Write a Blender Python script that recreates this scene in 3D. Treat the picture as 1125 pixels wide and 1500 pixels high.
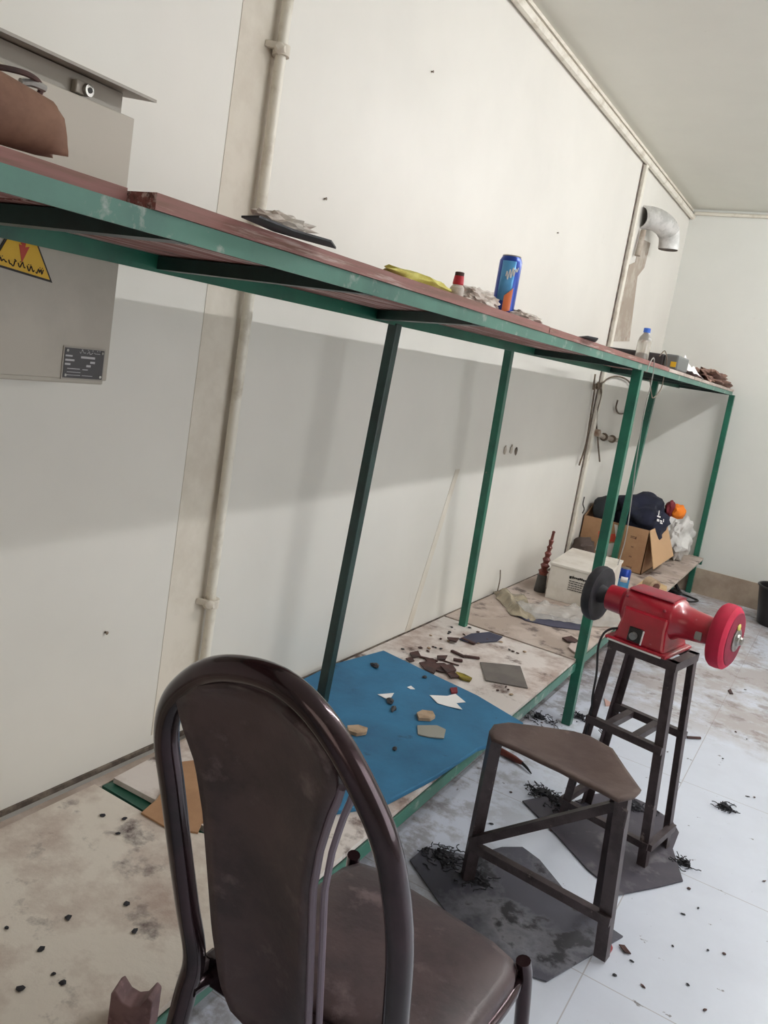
import bpy, bmesh, math, random
from mathutils import Vector, Matrix, noise
random.seed(7)
for o in list(bpy.data.objects): bpy.data.objects.remove(o)
SC = bpy.context.scene; COL = SC.collection

# ------------------------------------------------------------------ camera
F_PX, YAW, PIT, ROL, CX, CH = 1186.74, -.5348, -.1541, .159, 1.3618, 1.35
PX, PY = 562.5 - 28.52, 750 - 51.56
FW = Vector((math.sin(YAW)*math.cos(PIT), math.cos(YAW)*math.cos(PIT), math.sin(PIT)))
R0 = Vector((math.cos(YAW), -math.sin(YAW), 0)); U0 = R0.cross(FW)
RT = math.cos(ROL)*R0 + math.sin(ROL)*U0; UP = -math.sin(ROL)*R0 + math.cos(ROL)*U0
CAMP = Vector((CX, 0, CH))
cd = bpy.data.cameras.new('camera'); cam = bpy.data.objects.new('camera', cd); COL.objects.link(cam)
cd.sensor_fit = 'VERTICAL'; cd.sensor_height = 36; cd.lens = F_PX/1500*36
cd.shift_x = 28.52/1500; cd.shift_y = -51.56/1500; cd.clip_start = .02
m3 = Matrix((RT, UP, -FW)).transposed()
cam.matrix_world = Matrix.Translation(CAMP) @ m3.to_4x4()
SC.camera = cam

# ------------------------------------------------------------------ light
SC.view_settings.view_transform = 'Standard'; SC.view_settings.look = 'None'
SC.view_settings.gamma = 1; SC.view_settings.exposure = 0.07
SC.view_settings.use_curve_mapping = False
W = bpy.data.worlds.new('world'); SC.world = W; W.use_nodes = True
W.node_tree.nodes['Background'].inputs[0].default_value = (.78, .88, 1, 1)
W.node_tree.nodes['Background'].inputs[1].default_value = 1.2

def area(name, loc, target, sx, sy, power, col):
    l = bpy.data.lights.new(name, 'AREA'); l.shape = 'RECTANGLE'; l.size = sx; l.size_y = sy
    l.energy = power; l.color = col
    o = bpy.data.objects.new(name, l); COL.objects.link(o); o.location = loc
    d = Vector(target) - Vector(loc); o.rotation_euler = d.to_track_quat('-Z', 'Y').to_euler()
    return o
TUBE_E = 105.0
area('daylight_side_window', (3.72, 2.3, 1.35), (0, 2.3, .9), 2.6, 1.7, 32, (1, .965, .92))
area('warm_rear_fill', (2.2, -2.3, 1.5), (1.6, 3, .9), 1.8, 1.6, 12, (1, .86, .72))  # added warm fill for the near left wall; no window stands there

# ------------------------------------------------------------------ helpers
def onax(px, py, ax, v):
    d = FW + (px-PX)/F_PX*RT - (py-PY)/F_PX*UP
    return CAMP + (v-CAMP[ax])/d[ax]*d
def oz(px, py, z): return onax(px, py, 2, z)
def ox(px, py, x): return onax(px, py, 0, x)
def oy(px, py, y): return onax(px, py, 1, y)

def lin(c): return tuple(((v/255)/12.92 if v <= 10 else (((v/255)+.055)/1.055)**2.4) for v in c)+(1,)
def M(name, rgb, rough=.6, metal=0, rgb2=None, scale=6, lo=.45, hi=.6, bump=0, bscale=30, spec=.5,
      rgb3=None, scale3=3, lo3=.55, hi3=.65, stretch=None, emit=0, alpha=1, trans=0, coat=0, detail=8):
    m = bpy.data.materials.new(name); m.use_nodes = True; nt = m.node_tree; N = nt.nodes; L = nt.links
    b = N['Principled BSDF']
    b.inputs['Base Color'].default_value = lin(rgb); b.inputs['Roughness'].default_value = rough
    b.inputs['Metallic'].default_value = metal; b.inputs['Specular IOR Level'].default_value = spec
    b.inputs['Alpha'].default_value = alpha; b.inputs['Transmission Weight'].default_value = trans
    b.inputs['Coat Weight'].default_value = coat
    tc = N.new('ShaderNodeTexCoord'); mp = N.new('ShaderNodeMapping'); L.new(tc.outputs['Object'], mp.inputs[0])
    if stretch: mp.inputs['Scale'].default_value = stretch
    def nz(sc, a, z, det=detail, rg=.65):
        n = N.new('ShaderNodeTexNoise'); n.inputs['Scale'].default_value = sc; n.inputs['Detail'].default_value = det
        n.inputs['Roughness'].default_value = rg
        L.new(mp.outputs[0], n.inputs['Vector'])
        r = N.new('ShaderNodeMapRange'); r.inputs[1].default_value = a; r.inputs[2].default_value = z
        L.new(n.outputs['Fac'], r.inputs[0]); return r.outputs[0]
    cur = None
    def mix(fac, c2):
        nonlocal cur
        x = N.new('ShaderNodeMix'); x.data_type = 'RGBA'; L.new(fac, x.inputs[0])
        if cur is None: x.inputs[6].default_value = lin(rgb)
        else: L.new(cur, x.inputs[6])
        x.inputs[7].default_value = lin(c2); cur = x.outputs[2]
    if rgb2: mix(nz(scale, lo, hi), rgb2)
    if rgb3: mix(nz(scale3, lo3, hi3), rgb3)
    if cur is not None: L.new(cur, b.inputs['Base Color'])
    if bump:
        bp = N.new('ShaderNodeBump'); bp.inputs['Strength'].default_value = bump; bp.inputs['Distance'].default_value = .01
        L.new(nz(bscale, 0, 1), bp.inputs['Height']); L.new(bp.outputs[0], b.inputs['Normal'])
    if emit:
        b.inputs['Emission Color'].default_value = lin(rgb); b.inputs['Emission Strength'].default_value = emit
    m['cur'] = 0
    return m

class MB:
    def __init__(s): s.v = []; s.f = []; s.fm = []; s.mi = 0
    def add(s, vs, fs):
        o = len(s.v); s.v += [Vector(v) for v in vs]
        for f in fs: s.f.append([i+o for i in f]); s.fm.append(s.mi)
        return s
    def box(s, lo, hi, rot=None, piv=None):
        x0, y0, z0 = lo; x1, y1, z1 = hi
        vs = [Vector(p) for p in [(x0,y0,z0),(x1,y0,z0),(x1,y1,z0),(x0,y1,z0),(x0,y0,z1),(x1,y0,z1),(x1,y1,z1),(x0,y1,z1)]]
        if rot is not None:
            c = Vector(piv) if piv is not None else sum(vs, Vector())/8
            vs = [rot @ (v-c) + c for v in vs]
        return s.add(vs, [(0,3,2,1),(4,5,6,7),(0,1,5,4),(1,2,6,5),(2,3,7,6),(3,0,4,7)])
    def hexa(s, b4, t4):
        return s.add(list(b4)+list(t4), [(0,3,2,1),(4,5,6,7),(0,1,5,4),(1,2,6,5),(2,3,7,6),(3,0,4,7)])
    def bar(s, a, b, w, h, up=(0,0,1)):
        a = Vector(a); b = Vector(b); d = (b-a).normalized(); u = Vector(up)
        if abs(d.dot(u)) > .95: u = Vector((1,0,0))
        r = d.cross(u).normalized(); u = r.cross(d).normalized()
        q = lambda c: [c - r*w/2 - u*h/2, c + r*w/2 - u*h/2, c + r*w/2 + u*h/2, c - r*w/2 + u*h/2]
        A = q(a); B = q(b)
        return s.add(A+B, [(0,3,2,1),(4,5,6,7),(0,1,5,4),(1,2,6,5),(2,3,7,6),(3,0,4,7)])
    def angle(s, a, b, w, t=.004, r1=(1,0,0), r2=(0,1,0)):
        # L-profile between a and b, flanges along r1 and r2
        a = Vector(a); b = Vector(b); r1 = Vector(r1); r2 = Vector(r2)
        pr = [(0,0),(w,0),(w,t),(t,t),(t,w),(0,w)]
        A = [a + r1*p + r2*q for p, q in pr]; B = [b + r1*p + r2*q for p, q in pr]
        n = 6; fs = [tuple(range(n-1,-1,-1)), tuple(range(n,2*n))] + [(i,(i+1)%n,(i+1)%n+n,i+n) for i in range(n)]
        return s.add(A+B, fs)
    def tube(s, pts, r, n=12, caps=True, closed=False):
        pts = [Vector(p) for p in pts]; rs = r if isinstance(r, (list, tuple)) else [r]*len(pts)
        rings = []; prev = None; k = len(pts)
        for i, p in enumerate(pts):
            if closed: d = pts[(i+1)%k] - pts[i-1]
            else: d = pts[min(i+1,k-1)] - pts[max(i-1,0)]
            d.normalize()
            if prev is None:
                u = Vector((0,0,1)) if abs(d.z) < .9 else Vector((1,0,0)); u = (u - d*u.dot(d)).normalized()
            else:
                u = prev - d*prev.dot(d); u = u.normalized() if u.length > 1e-6 else d.orthogonal().normalized()
            prev = u; w = d.cross(u)
            rings.append([p + (u*math.cos(t)+w*math.sin(t))*rs[i] for t in [2*math.pi*j/n for j in range(n)]])
        vs = [v for rg in rings for v in rg]; fs = []
        for i in range(k if closed else k-1):
            a = i*n; b = ((i+1)%k)*n
            for j in range(n): fs.append((a+j, a+(j+1)%n, b+(j+1)%n, b+j))
        if caps and not closed: fs += [tuple(range(n-1,-1,-1)), tuple((k-1)*n+j for j in range(n))]
        return s.add(vs, fs)
    def lathe(s, prof, base, axis=(0,0,1), n=24):
        # prof: (r, h) along axis
        ax = Vector(axis).normalized(); u = ax.orthogonal().normalized(); w = ax.cross(u); base = Vector(base)
        vs = []
        for r, h in prof: vs += [base + ax*h + (u*math.cos(t)+w*math.sin(t))*max(r,1e-5) for t in [2*math.pi*j/n for j in range(n)]]
        k = len(prof); fs = []
        for i in range(k-1):
            for j in range(n): fs.append((i*n+j, i*n+(j+1)%n, (i+1)*n+(j+1)%n, (i+1)*n+j))
        fs += [tuple(range(n-1,-1,-1)), tuple((k-1)*n+j for j in range(n))]
        return s.add(vs, fs)
    def prism(s, poly, off):
        # poly: list of 3D points, off: extrusion vector
        A = [Vector(p) for p in poly]; off = Vector(off); B = [p+off for p in A]; n = len(A)
        return s.add(A+B, [tuple(range(n-1,-1,-1)), tuple(range(n,2*n))] + [(i,(i+1)%n,(i+1)%n+n,i+n) for i in range(n)])
    def blob(s, c, rad, seed=0, amp=.25, freq=2.2, sub=3, flat=None, rot=0):
        bm = bmesh.new(); bmesh.ops.create_icosphere(bm, subdivisions=sub, radius=1)
        c = Vector(c); cr, sr = math.cos(rot), math.sin(rot)
        vs = []
        for v in bm.verts:
            p = v.co.copy(); k = 1 + amp*noise.noise(p*freq + Vector((seed*3.7, seed, -seed))) + amp*.6*noise.noise(p*freq*2.6 + Vector((seed,9,seed)))
            p = Vector((p.x*rad[0], p.y*rad[1], p.z*rad[2]))*k
            p = Vector((p.x*cr-p.y*sr, p.x*sr+p.y*cr, p.z)) + c
            if flat is not None and p.z < flat: p.z = flat
            vs.append(p)
        fs = [[v.index for v in f.verts] for f in bm.faces]; bm.free()
        return s.add(vs, fs)
    def build(s, name, mat, parent=None, bevel=0, smooth=35, sub=0, label=None, cat=None, group=None, kind=None, xf=None):
        org = Vector((0,0,0))
        if xf is not None:  # local frame given: vertices are already local to the parent
            vs = s.v
        else:
            if parent is not None:
                q = parent
                while q is not None: org = org + q.location; q = q.parent
                vs = [v-org for v in s.v]
            else:
                lo = Vector([min(v[i] for v in s.v) for i in range(3)]); hi = Vector([max(v[i] for v in s.v) for i in range(3)])
                org = (lo+hi)/2; org.z = lo.z; vs = [v-org for v in s.v]
        me = bpy.data.meshes.new(name); me.from_pydata([tuple(v) for v in vs], [], s.f)
        mats = mat if isinstance(mat, (list, tuple)) else [mat]
        for m in mats: me.materials.append(m)
        if len(mats) > 1: me.polygons.foreach_set('material_index', s.fm)
        bm = bmesh.new(); bm.from_mesh(me); bmesh.ops.recalc_face_normals(bm, faces=bm.faces); bm.to_mesh(me); bm.free()
        o = bpy.data.objects.new(name, me); COL.objects.link(o)
        if parent is not None: o.parent = parent
        elif xf is None: o.location = org
        if bevel:
            b = o.modifiers.new('bevel', 'BEVEL'); b.width = bevel; b.segments = 2; b.limit_method = 'ANGLE'
        if sub:
            q = o.modifiers.new('sub', 'SUBSURF'); q.levels = sub; q.render_levels = sub
        if smooth:
            me.polygons.foreach_set('use_smooth', [True]*len(me.polygons)); me.set_sharp_from_angle(angle=math.radians(smooth))
        me.update()
        tag(o, label, cat, group, kind)
        return o
def tag(o, label=None, cat=None, group=None, kind=None):
    if label: o['label'] = label
    if cat: o['category'] = cat
    if group: o['group'] = group
    if kind: o['kind'] = kind
    return o
def thing(name, label, cat, loc=(0,0,0), rz=0, group=None):
    o = bpy.data.objects.new(name, None); COL.objects.link(o); o.empty_display_size = .05
    o.location = loc; o.rotation_euler = (0,0,rz)
    return tag(o, label, cat, group)
def struct(name, mb, mat, **k): return mb.build(name, mat, kind='structure', **k)
def arc(c, r, a0, a1, n, u, w):
    c = Vector(c); u = Vector(u); w = Vector(w)
    return [c + u*r*math.cos(a0+(a1-a0)*i/n) + w*r*math.sin(a0+(a1-a0)*i/n) for i in range(n+1)]
def smooth_path(pts, n=6):
    P = [Vector(p) for p in pts]; P = [P[0]*2-P[1]] + P + [P[-1]*2-P[-2]]; out = []
    for i in range(1, len(P)-2):
        for k in range(n):
            t = k/n; a, b, c, d = P[i-1], P[i], P[i+1], P[i+2]
            out.append(.5*((2*b) + (c-a)*t + (2*a-5*b+4*c-d)*t*t + (3*b-a-3*c+d)*t**3))
    out.append(P[-2]); return out

# ------------------------------------------------------------------ materials
def wall_mat(name, base, warm, stain, grime=True):
    m = M(name, base, rough=.42, rgb2=warm, scale=1.3, lo=.35, hi=.75, bump=.06, bscale=9, spec=.45, detail=4)
    nt = m.node_tree; N = nt.nodes; L = nt.links; b = N['Principled BSDF']
    src = b.inputs['Base Color'].links[0].from_socket
    tc = [n for n in N if n.bl_idname == 'ShaderNodeTexCoord'][0]
    n = N.new('ShaderNodeTexNoise'); n.inputs['Scale'].default_value = 5; n.inputs['Detail'].default_value = 12; n.inputs['Roughness'].default_value = .75
    L.new(tc.outputs['Object'], n.inputs['Vector'])
    r = N.new('ShaderNodeMapRange'); r.inputs[1].default_value = .66; r.inputs[2].default_value = .78; r.inputs[4].default_value = .55
    L.new(n.outputs['Fac'], r.inputs[0])
    x = N.new('ShaderNodeMix'); x.data_type = 'RGBA'; L.new(r.outputs[0], x.inputs[0]); L.new(src, x.inputs[6]); x.inputs[7].default_value = lin(stain)
    L.new(x.outputs[2], b.inputs['Base Color'])
    return m
m_wall = wall_mat('wall_paint', (221,218,210), (212,209,201), (178,168,152))
m_wall2 = wall_mat('far_wall_paint', (226,227,221), (219,220,214), (186,184,172))
m_ceil = wall_mat('ceiling_paint', (224,224,214), (217,217,207), (176,170,155))
m_pipe = M('painted_pipe', (226,221,208), .4, rgb2=(186,176,158), scale=9, lo=.5, hi=.7)
m_strip = M('bare_plaster', (216,209,196), .8, rgb2=(206,198,184), scale=5)
m_tan = M('tan_tile', (176,160,142), .4, rgb2=(150,132,116), scale=7, lo=.4, hi=.7)
m_groove = M('dark_gap', (78,68,60), .8, rgb2=(120,108,96), scale=20)
m_green = M('green_enamel', (32,104,82), .38, rgb2=(22,78,64), scale=6, lo=.4, hi=.7, spec=.5, rgb3=(96,110,96), scale3=25, lo3=.66, hi3=.7)
m_greenrail = M('green_enamel_rail', (66,118,102), .42, rgb2=(48,96,84), scale=5, lo=.4, hi=.65, rgb3=(140,152,142), scale3=16, lo3=.57, hi3=.66)
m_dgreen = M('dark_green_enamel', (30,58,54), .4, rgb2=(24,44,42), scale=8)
m_plank = M('red_brown_plank', (138,84,78), .65, rgb2=(206,180,174), scale=3.2, lo=.5, hi=.58, stretch=(16,.5,16), rgb3=(96,60,54), scale3=5, lo3=.53, hi3=.62, bump=.2)
m_plankedge = M('red_plank_edge', (140,92,86), .6, rgb2=(118,80,66), scale=9, lo=.45, hi=.6, stretch=(1,.3,6), rgb3=(176,150,142), scale3=12, lo3=.56, hi3=.64)
m_dirty = M('dirty_white_board', (214,206,200), .6, rgb2=(172,154,144), scale=5, lo=.47, hi=.6, rgb3=(92,70,62), scale3=8, lo3=.56, hi3=.66, bump=.25, detail=14)
m_dirty2 = M('sooty_white_board', (216,208,196), .6, rgb2=(176,158,146), scale=3.3, lo=.46, hi=.6, rgb3=(82,66,66), scale3=7, lo3=.555, hi3=.68, bump=.3, detail=14)
m_brownboard = M('brown_dust_board', (168,152,140), .6, rgb2=(192,178,168), scale=4, lo=.45, hi=.58, rgb3=(104,90,84), scale3=10, lo3=.55, hi3=.64)
m_blue = M('blue_foam', (44,112,150), .75, rgb2=(34,88,122), scale=4, lo=.4, hi=.7, rgb3=(30,66,88), scale3=14, lo3=.64, hi3=.74, bump=.15)
m_chrome = M('dark_bronze_tube', (62,44,50), .2, metal=.75, rgb2=(44,34,38), scale=8, spec=.7, coat=.4)
m_vinyl = M('worn_brown_vinyl', (78,62,64), .42, rgb2=(60,48,52), scale=9, lo=.42, hi=.58, rgb3=(106,90,92), scale3=11, lo3=.57, hi3=.68, bump=.15, spec=.5)
m_piping = M('grey_piping', (128,116,130), .35, spec=.6)
m_iron = M('brown_painted_iron', (76,66,68), .45, metal=.2, rgb2=(58,48,50), scale=14, rgb3=(120,108,104), scale3=30, lo3=.64, hi3=.7)
m_leather = M('brown_leather', (88,72,66), .7, rgb2=(76,60,56), scale=8, bump=.15, rgb3=(108,90,84), scale3=18, lo3=.6, hi3=.75)
m_red = M('red_enamel', (176,26,48), .28, rgb2=(158,24,42), scale=6, spec=.6, coat=.3, rgb3=(180,90,100), scale3=30, lo3=.66, hi3=.72)
m_reddust = M('dusty_red_enamel', (158,48,62), .6, rgb2=(140,64,74), scale=20)
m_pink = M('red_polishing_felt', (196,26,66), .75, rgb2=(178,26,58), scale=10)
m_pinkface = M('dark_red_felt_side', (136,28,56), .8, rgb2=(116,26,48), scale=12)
m_black = M('black_rubber', (34,34,38), .6, rgb2=(46,46,52), scale=10)
m_blackgl = M('black_plastic', (26,24,26), .35)
m_mat = M('grey_rubber_mat', (72,68,78), .6, rgb2=(60,56,66), scale=4, lo=.4, hi=.6, rgb3=(98,94,100), scale3=9, lo3=.54, hi3=.64)
m_mat2 = M('worn_grey_rubber_mat', (76,76,86), .5, rgb2=(132,132,140), scale=4, lo=.47, hi=.6, rgb3=(44,44,50), scale3=8, lo3=.53, hi3=.6)
m_shav = M('black_shavings', (36,36,42), .8)
m_silver = M('worn_silver', (170,168,164), .35, metal=.7, rgb2=(120,118,112), scale=20)
m_card = M('cardboard', (170,132,98), .8, rgb2=(158,120,88), scale=5)
m_cardd = M('cardboard_inside', (140,106,78), .8)
m_panel = M('grey_panel_enamel', (178,171,158), .45, rgb2=(168,161,149), scale=3)
m_panelgrey = M('grey_panel_edge', (156,150,140), .5)
m_yellow = M('sign_yellow', (216,170,30), .5)
m_signred = M('sign_red', (176,48,24), .5)
m_ink = M('black_ink', (34,28,26), .6)
m_plate = M('nameplate_black', (46,42,44), .4)
m_platetxt = M('nameplate_silver', (176,174,176), .4)
m_white = M('white_paper', (232,230,228), .8)
m_whiteb = M('white_carton', (214,208,198), .7, rgb2=(198,190,178), scale=6, rgb3=(130,120,108), scale3=14, lo3=.66, hi3=.74)
m_plastic = M('clear_plastic_film', (225,222,214), .18, trans=.75, spec=.6)
m_milky = M('milky_plastic_film', (222,214,204), .3, rgb2=(198,184,172), scale=12, spec=.6, bump=.4, bscale=40, alpha=.8)
m_film = M('clear_film', (214,210,204), .15, spec=.8, alpha=.38, bump=.6, bscale=25)
m_yfilm = M('yellowed_plastic_film', (188,176,150), .25, rgb2=(150,138,116), scale=9, spec=.7, alpha=.72, bump=.5, bscale=22)
m_navy = M('navy_cloth', (22,26,48), .9, rgb2=(14,18,34), scale=9)
m_dkcloth = M('charcoal_cloth', (44,48,52), .9)
m_orange = M('orange_cloth', (226,122,24), .8)
m_dkred = M('dark_red_cloth', (110,24,34), .8)
m_tape = M('red_tape', (206,74,50), .5)
m_canblue = M('can_blue', (30,66,160), .3, metal=.3)
m_canlight = M('can_light_blue', (96,170,226), .3, metal=.2)
m_canorange = M('can_orange', (222,120,70), .35)
m_brownscrap = M('brown_leather_scrap', (74,46,42), .75, rgb2=(54,36,34), scale=20)
m_tan2 = M('tan_suede', (176,152,126), .8, rgb2=(150,126,102), scale=20)
m_grey = M('grey_card', (104,98,92), .75, rgb2=(94,88,84), scale=8)
m_ltgrey = M('light_grey_leather', (146,144,134), .7)
m_olive = M('olive_yellow_scrap', (142,128,36), .8, rgb2=(110,96,30), scale=40)
m_ycloth = M('yellow_cloth', (212,206,116), .8, rgb2=(194,184,92), scale=20)
m_wood = M('raw_wood', (200,172,126), .7, rgb2=(184,152,108), scale=8, stretch=(1,6,1))
m_woodburn = M('charred_wood', (84,50,40), .8)
m_redbrown = M('red_brown_paint', (110,52,42), .5, rgb2=(90,40,34), scale=14)
m_slate = M('dark_grey_base', (78,76,74), .55, rgb2=(60,58,58), scale=14)
m_rag = M('brown_rag', (122,92,76), .9, rgb2=(96,66,58), scale=14)
m_bluecap = M('blue_cap', (44,96,190), .4)
m_redcap = M('red_cap', (186,34,50), .4)
m_cable = M('brown_cable', (112,98,82), .6, rgb2=(88,74,62), scale=20)
m_ltcable = M('grey_cable', (150,148,142), .5)
m_duct = M('aluminium_duct', (222,221,218), .4, metal=0, rgb2=(196,196,192), scale=12)
m_patch = M('raw_cement_patch', (160,148,134), .9, rgb2=(182,174,162), scale=6, rgb3=(140,112,96), scale3=9, lo3=.58, hi3=.7)
m_fix = M('lamp_housing', (230,230,228), .5)
m_tube = M('lamp_tube_glow', (250,250,252), .5, emit=TUBE_E)
m_glass = M('window_glass', (240,248,250), .02, trans=1)
m_walldark = M('opposite_wall_paint', (196,194,188), .6)

def floor_material():
    m = M('white_floor_tile', (214,220,232), rough=.24, rgb2=(206,211,223), scale=3, lo=.4, hi=.7, spec=.5)
    nt = m.node_tree; N = nt.nodes; L = nt.links; b = N['Principled BSDF']
    src = b.inputs['Base Color'].links[0].from_socket
    g = N.new('ShaderNodeNewGeometry'); sp = N.new('ShaderNodeSeparateXYZ'); L.new(g.outputs['Position'], sp.inputs[0])
    def math_(op, a, c=None, d=None):
        n = N.new('ShaderNodeMath'); n.operation = op
        for i, q in enumerate((a, c, d)):
            if q is None: continue
            if isinstance(q, (int, float)): n.inputs[i].default_value = q
            else: L.new(q, n.inputs[i])
        return n.outputs[0]
    P = .6155; masks = []
    for ax, o in ((0, 1.083), (1, 1.828)):
        t = math_('FRACT', math_('DIVIDE', math_('SUBTRACT', sp.outputs[ax], o-P*10-.0025), P))
        masks.append(math_('LESS_THAN', t, .0048))
    grout = math_('MULTIPLY', math_('MAXIMUM', masks[0], masks[1]), .55)
    def mixc(fac, c):
        nonlocal src
        x = N.new('ShaderNodeMix'); x.data_type = 'RGBA'; L.new(fac, x.inputs[0]); L.new(src, x.inputs[6]); x.inputs[7].default_value = lin(c); src = x.outputs[2]
    def nz(sc, a, z, det=10, rg=.7):
        n = N.new('ShaderNodeTexNoise'); n.inputs['Scale'].default_value = sc; n.inputs['Detail'].default_value = det; n.inputs['Roughness'].default_value = rg
        L.new(g.outputs['Position'], n.inputs['Vector'])
        r = N.new('ShaderNodeMapRange'); r.inputs[1].default_value = a; r.inputs[2].default_value = z; L.new(n.outputs['Fac'], r.inputs[0]); return r.outputs[0]
    mixc(grout, (150,140,136))
    # foot-worn dust on the far half of the room (y > 3.6) and along the shelf
    far = N.new('ShaderNodeMapRange'); far.inputs[1].default_value = 3.45; far.inputs[2].default_value = 3.75; L.new(sp.outputs[1], far.inputs[0])
    d = math_('MULTIPLY', nz(2.8, .40, .54), far.outputs[0])
    mixc(math_('MULTIPLY', d, .75), (172,160,154))
    mixc(math_('MULTIPLY', math_('MULTIPLY', nz(9, .52, .62), far.outputs[0]), .6), (126,112,106))
    # dark dust near the bench foot (x < .95)
    nr = N.new('ShaderNodeMapRange'); nr.inputs[1].default_value = .8; nr.inputs[2].default_value = .5; L.new(sp.outputs[0], nr.inputs[0])
    mixc(math_('MULTIPLY', math_('MULTIPLY', nz(8, .47, .58), nr.outputs[0]), .7), (132,124,120))
    mixc(math_('MULTIPLY', nz(21, .68, .71, 4, .6), .7), (96,88,86))
    L.new(src, b.inputs['Base Color'])
    return m
m_floor = floor_material()

# ------------------------------------------------------------------ room shell
XR, Y0, Y1, ZC = 3.8, -2.4, 6.22, 2.688
struct('floor', MB().box((-.1,Y0-.1,-.06),(XR+.1,Y1+.1,0)), m_floor, smooth=0)
struct('ceiling', MB().box((-.1,Y0-.1,ZC),(XR+.1,Y1+.1,ZC+.08)), m_ceil, smooth=0)
struct('wall_left', MB().box((-.1,Y0-.1,0),(0,Y1+.1,ZC)), m_wall, smooth=0)
struct('wall_back', MB().box((0,Y1,0),(XR,Y1+.1,ZC)), m_wall2, smooth=0)
struct('wall_front', MB().box((0,Y0-.1,0),(XR,Y0,ZC)), m_walldark, smooth=0)
w = MB(); wy0, wy1, wz0, wz1 = 1.0, 3.6, .5, 2.2
w.box((XR,Y0-.1,0),(XR+.1,wy0,ZC)); w.box((XR,wy1,0),(XR+.1,Y1+.1,ZC)); w.box((XR,wy0,0),(XR+.1,wy1,wz0)); w.box((XR,wy0,wz1),(XR+.1,wy1,ZC))
struct('wall_right', w, m_walldark, smooth=0)
win = MB()
for a, b in (((wy0,wz0),(wy1,wz0+.05)),((wy0,wz1-.05),(wy1,wz1)),((wy0,wz0),(wy0+.05,wz1)),((wy1-.05,wz0),(wy1,wz1)),((2.275,wz0),(2.325,wz1))):
    win.box((XR+.02,a[0],a[1]),(XR+.07,b[0],b[1]))
win = struct('window_1', win, m_fix, smooth=0)
MB().box((XR+.04,wy0,wz0),(XR+.046,wy1,wz1)).build('window_glass', m_glass, win, smooth=0)
# tan skirting tile along the far wall, left wall gets the same
struct('baseboard_back', MB().box((0,Y1-.012,0),(XR,Y1,.185)), m_tan, smooth=0)
struct('baseboard_left', MB().box((0,Y0,0),(.012,Y1-.012,.185)), m_tan, smooth=0)
# cable conduits in the ceiling corners
def cond(name, a, b, r, m=m_pipe): return struct(name, MB().tube([a,b], r, 10), m)
cond('trim_1', (.02,Y0,ZC-.055), (.02,Y1,ZC-.055), .018)
struct('trim_2', MB().box((0,Y0,ZC-.014),(.014,Y1,ZC)), m_strip, smooth=0)
cond('trim_3', (0.03,Y1-.014,ZC-.03), (XR,Y1-.014,ZC-.03), .013)
# vertical trunking on the left wall near the exhaust
YA_J = -.9
t3 = MB().box((0,4.80,0),(.022,4.845,ZC-.07)); struct('trim_4', t3, m_pipe, smooth=0, bevel=.003)
struct('trim_5', MB().box((0,4.782,0),(.004,4.80,ZC-.07)), m_groove, smooth=0)
struct('trim_6', MB().box((0,1.445,.30),(.0012,1.585,ZC-.02)), m_strip, smooth=0)
# stained filler line in the plaster (leaning)
st = MB().prism([(0,2.80,.27),(0,2.845,.27),(0,3.05,.93),(0,3.01,.93)], (.0015,0,0)); struct('trim_7', st, m_strip, smooth=0)

struct('trim_9', MB().box((0,YA_J,.262),(.006,6.2,.274)), m_groove, smooth=0)
# painted riser pipe with its clamps
p = thing('riser_pipe', 'cream painted riser pipe running up the left wall beside the grey electrical cabinet', 'pipe', (.018,1.565,.27))
MB().tube([(.022,1.588,.272),(.022,1.588,.63),(.022,1.578,.66),(.022,1.57,2.0),(.022,1.574,2.66)], .0135, 14).build('pipe_tube', m_pipe, p)
for zz, yy in ((2.005,1.57),(.637,1.583)):
    c = MB().tube([(.022,yy,zz-.012),(.022,yy,zz+.012)], .021, 14)
    c.bar((.0,yy-.032,zz+.006),(.03,yy-.018,zz+.004), .012, .014); c.blob((.03,yy-.014,zz),( .014,.016,.013), 3, .3, sub=2)
    c.build('pipe_clamp', m_strip, p)

# exhaust duct: flexible aluminium elbow out of the wall, open mouth down
du = thing('exhaust_duct', 'white flexible metal exhaust duct elbow with dark open mouth, high on the left wall', 'duct', (0,5.15,2.36))
def duct_path(t):
    # leaves the wall at (0,4.95,2.40), sweeps out and away, mouth looking down
    a = t*math.pi/2
    return Vector((.02+.02*t+.075*math.sin(a), 5.02+.215*math.sin(a), 2.30+.075*math.cos(a)-(t>1)*.02))
cen = [(0,4.98,2.365),(.03,5.02,2.372),(.06,5.07,2.372),(.085,5.12,2.365),(.105,5.17,2.35),(.12,5.205,2.325),(.125,5.225,2.295),(.127,5.235,2.262),(.127,5.238,2.235)]
cen = smooth_path(cen, 6); rr = [.06+ (.0055 if i % 2 else -.0055)*(1 if i < 30 else .15) for i in range(len(cen))]
MB().tube(cen, rr, 24, caps=False).build('duct_hose', m_duct, du, smooth=60)
MB().tube([cen[-1]+Vector((0,0,.012)), cen[-1]+Vector((0,0,-.004))], .057, 24).build('duct_mouth', m_groove, du)
MB().tube([(.025,4.99,2.29),(.025,4.965,2.14)], .017, 12).build('drop_pipe', m_patch, du)
pp = [ox(*q,0) for q in [(944,352),(952,356),(943,392),(933,405),(921,500),(896,500),(913,425),(921,388),(930,384),(936,360)]]
struct('trim_8', MB().prism(pp, (.004,0,0)), m_patch, smooth=0)

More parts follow.
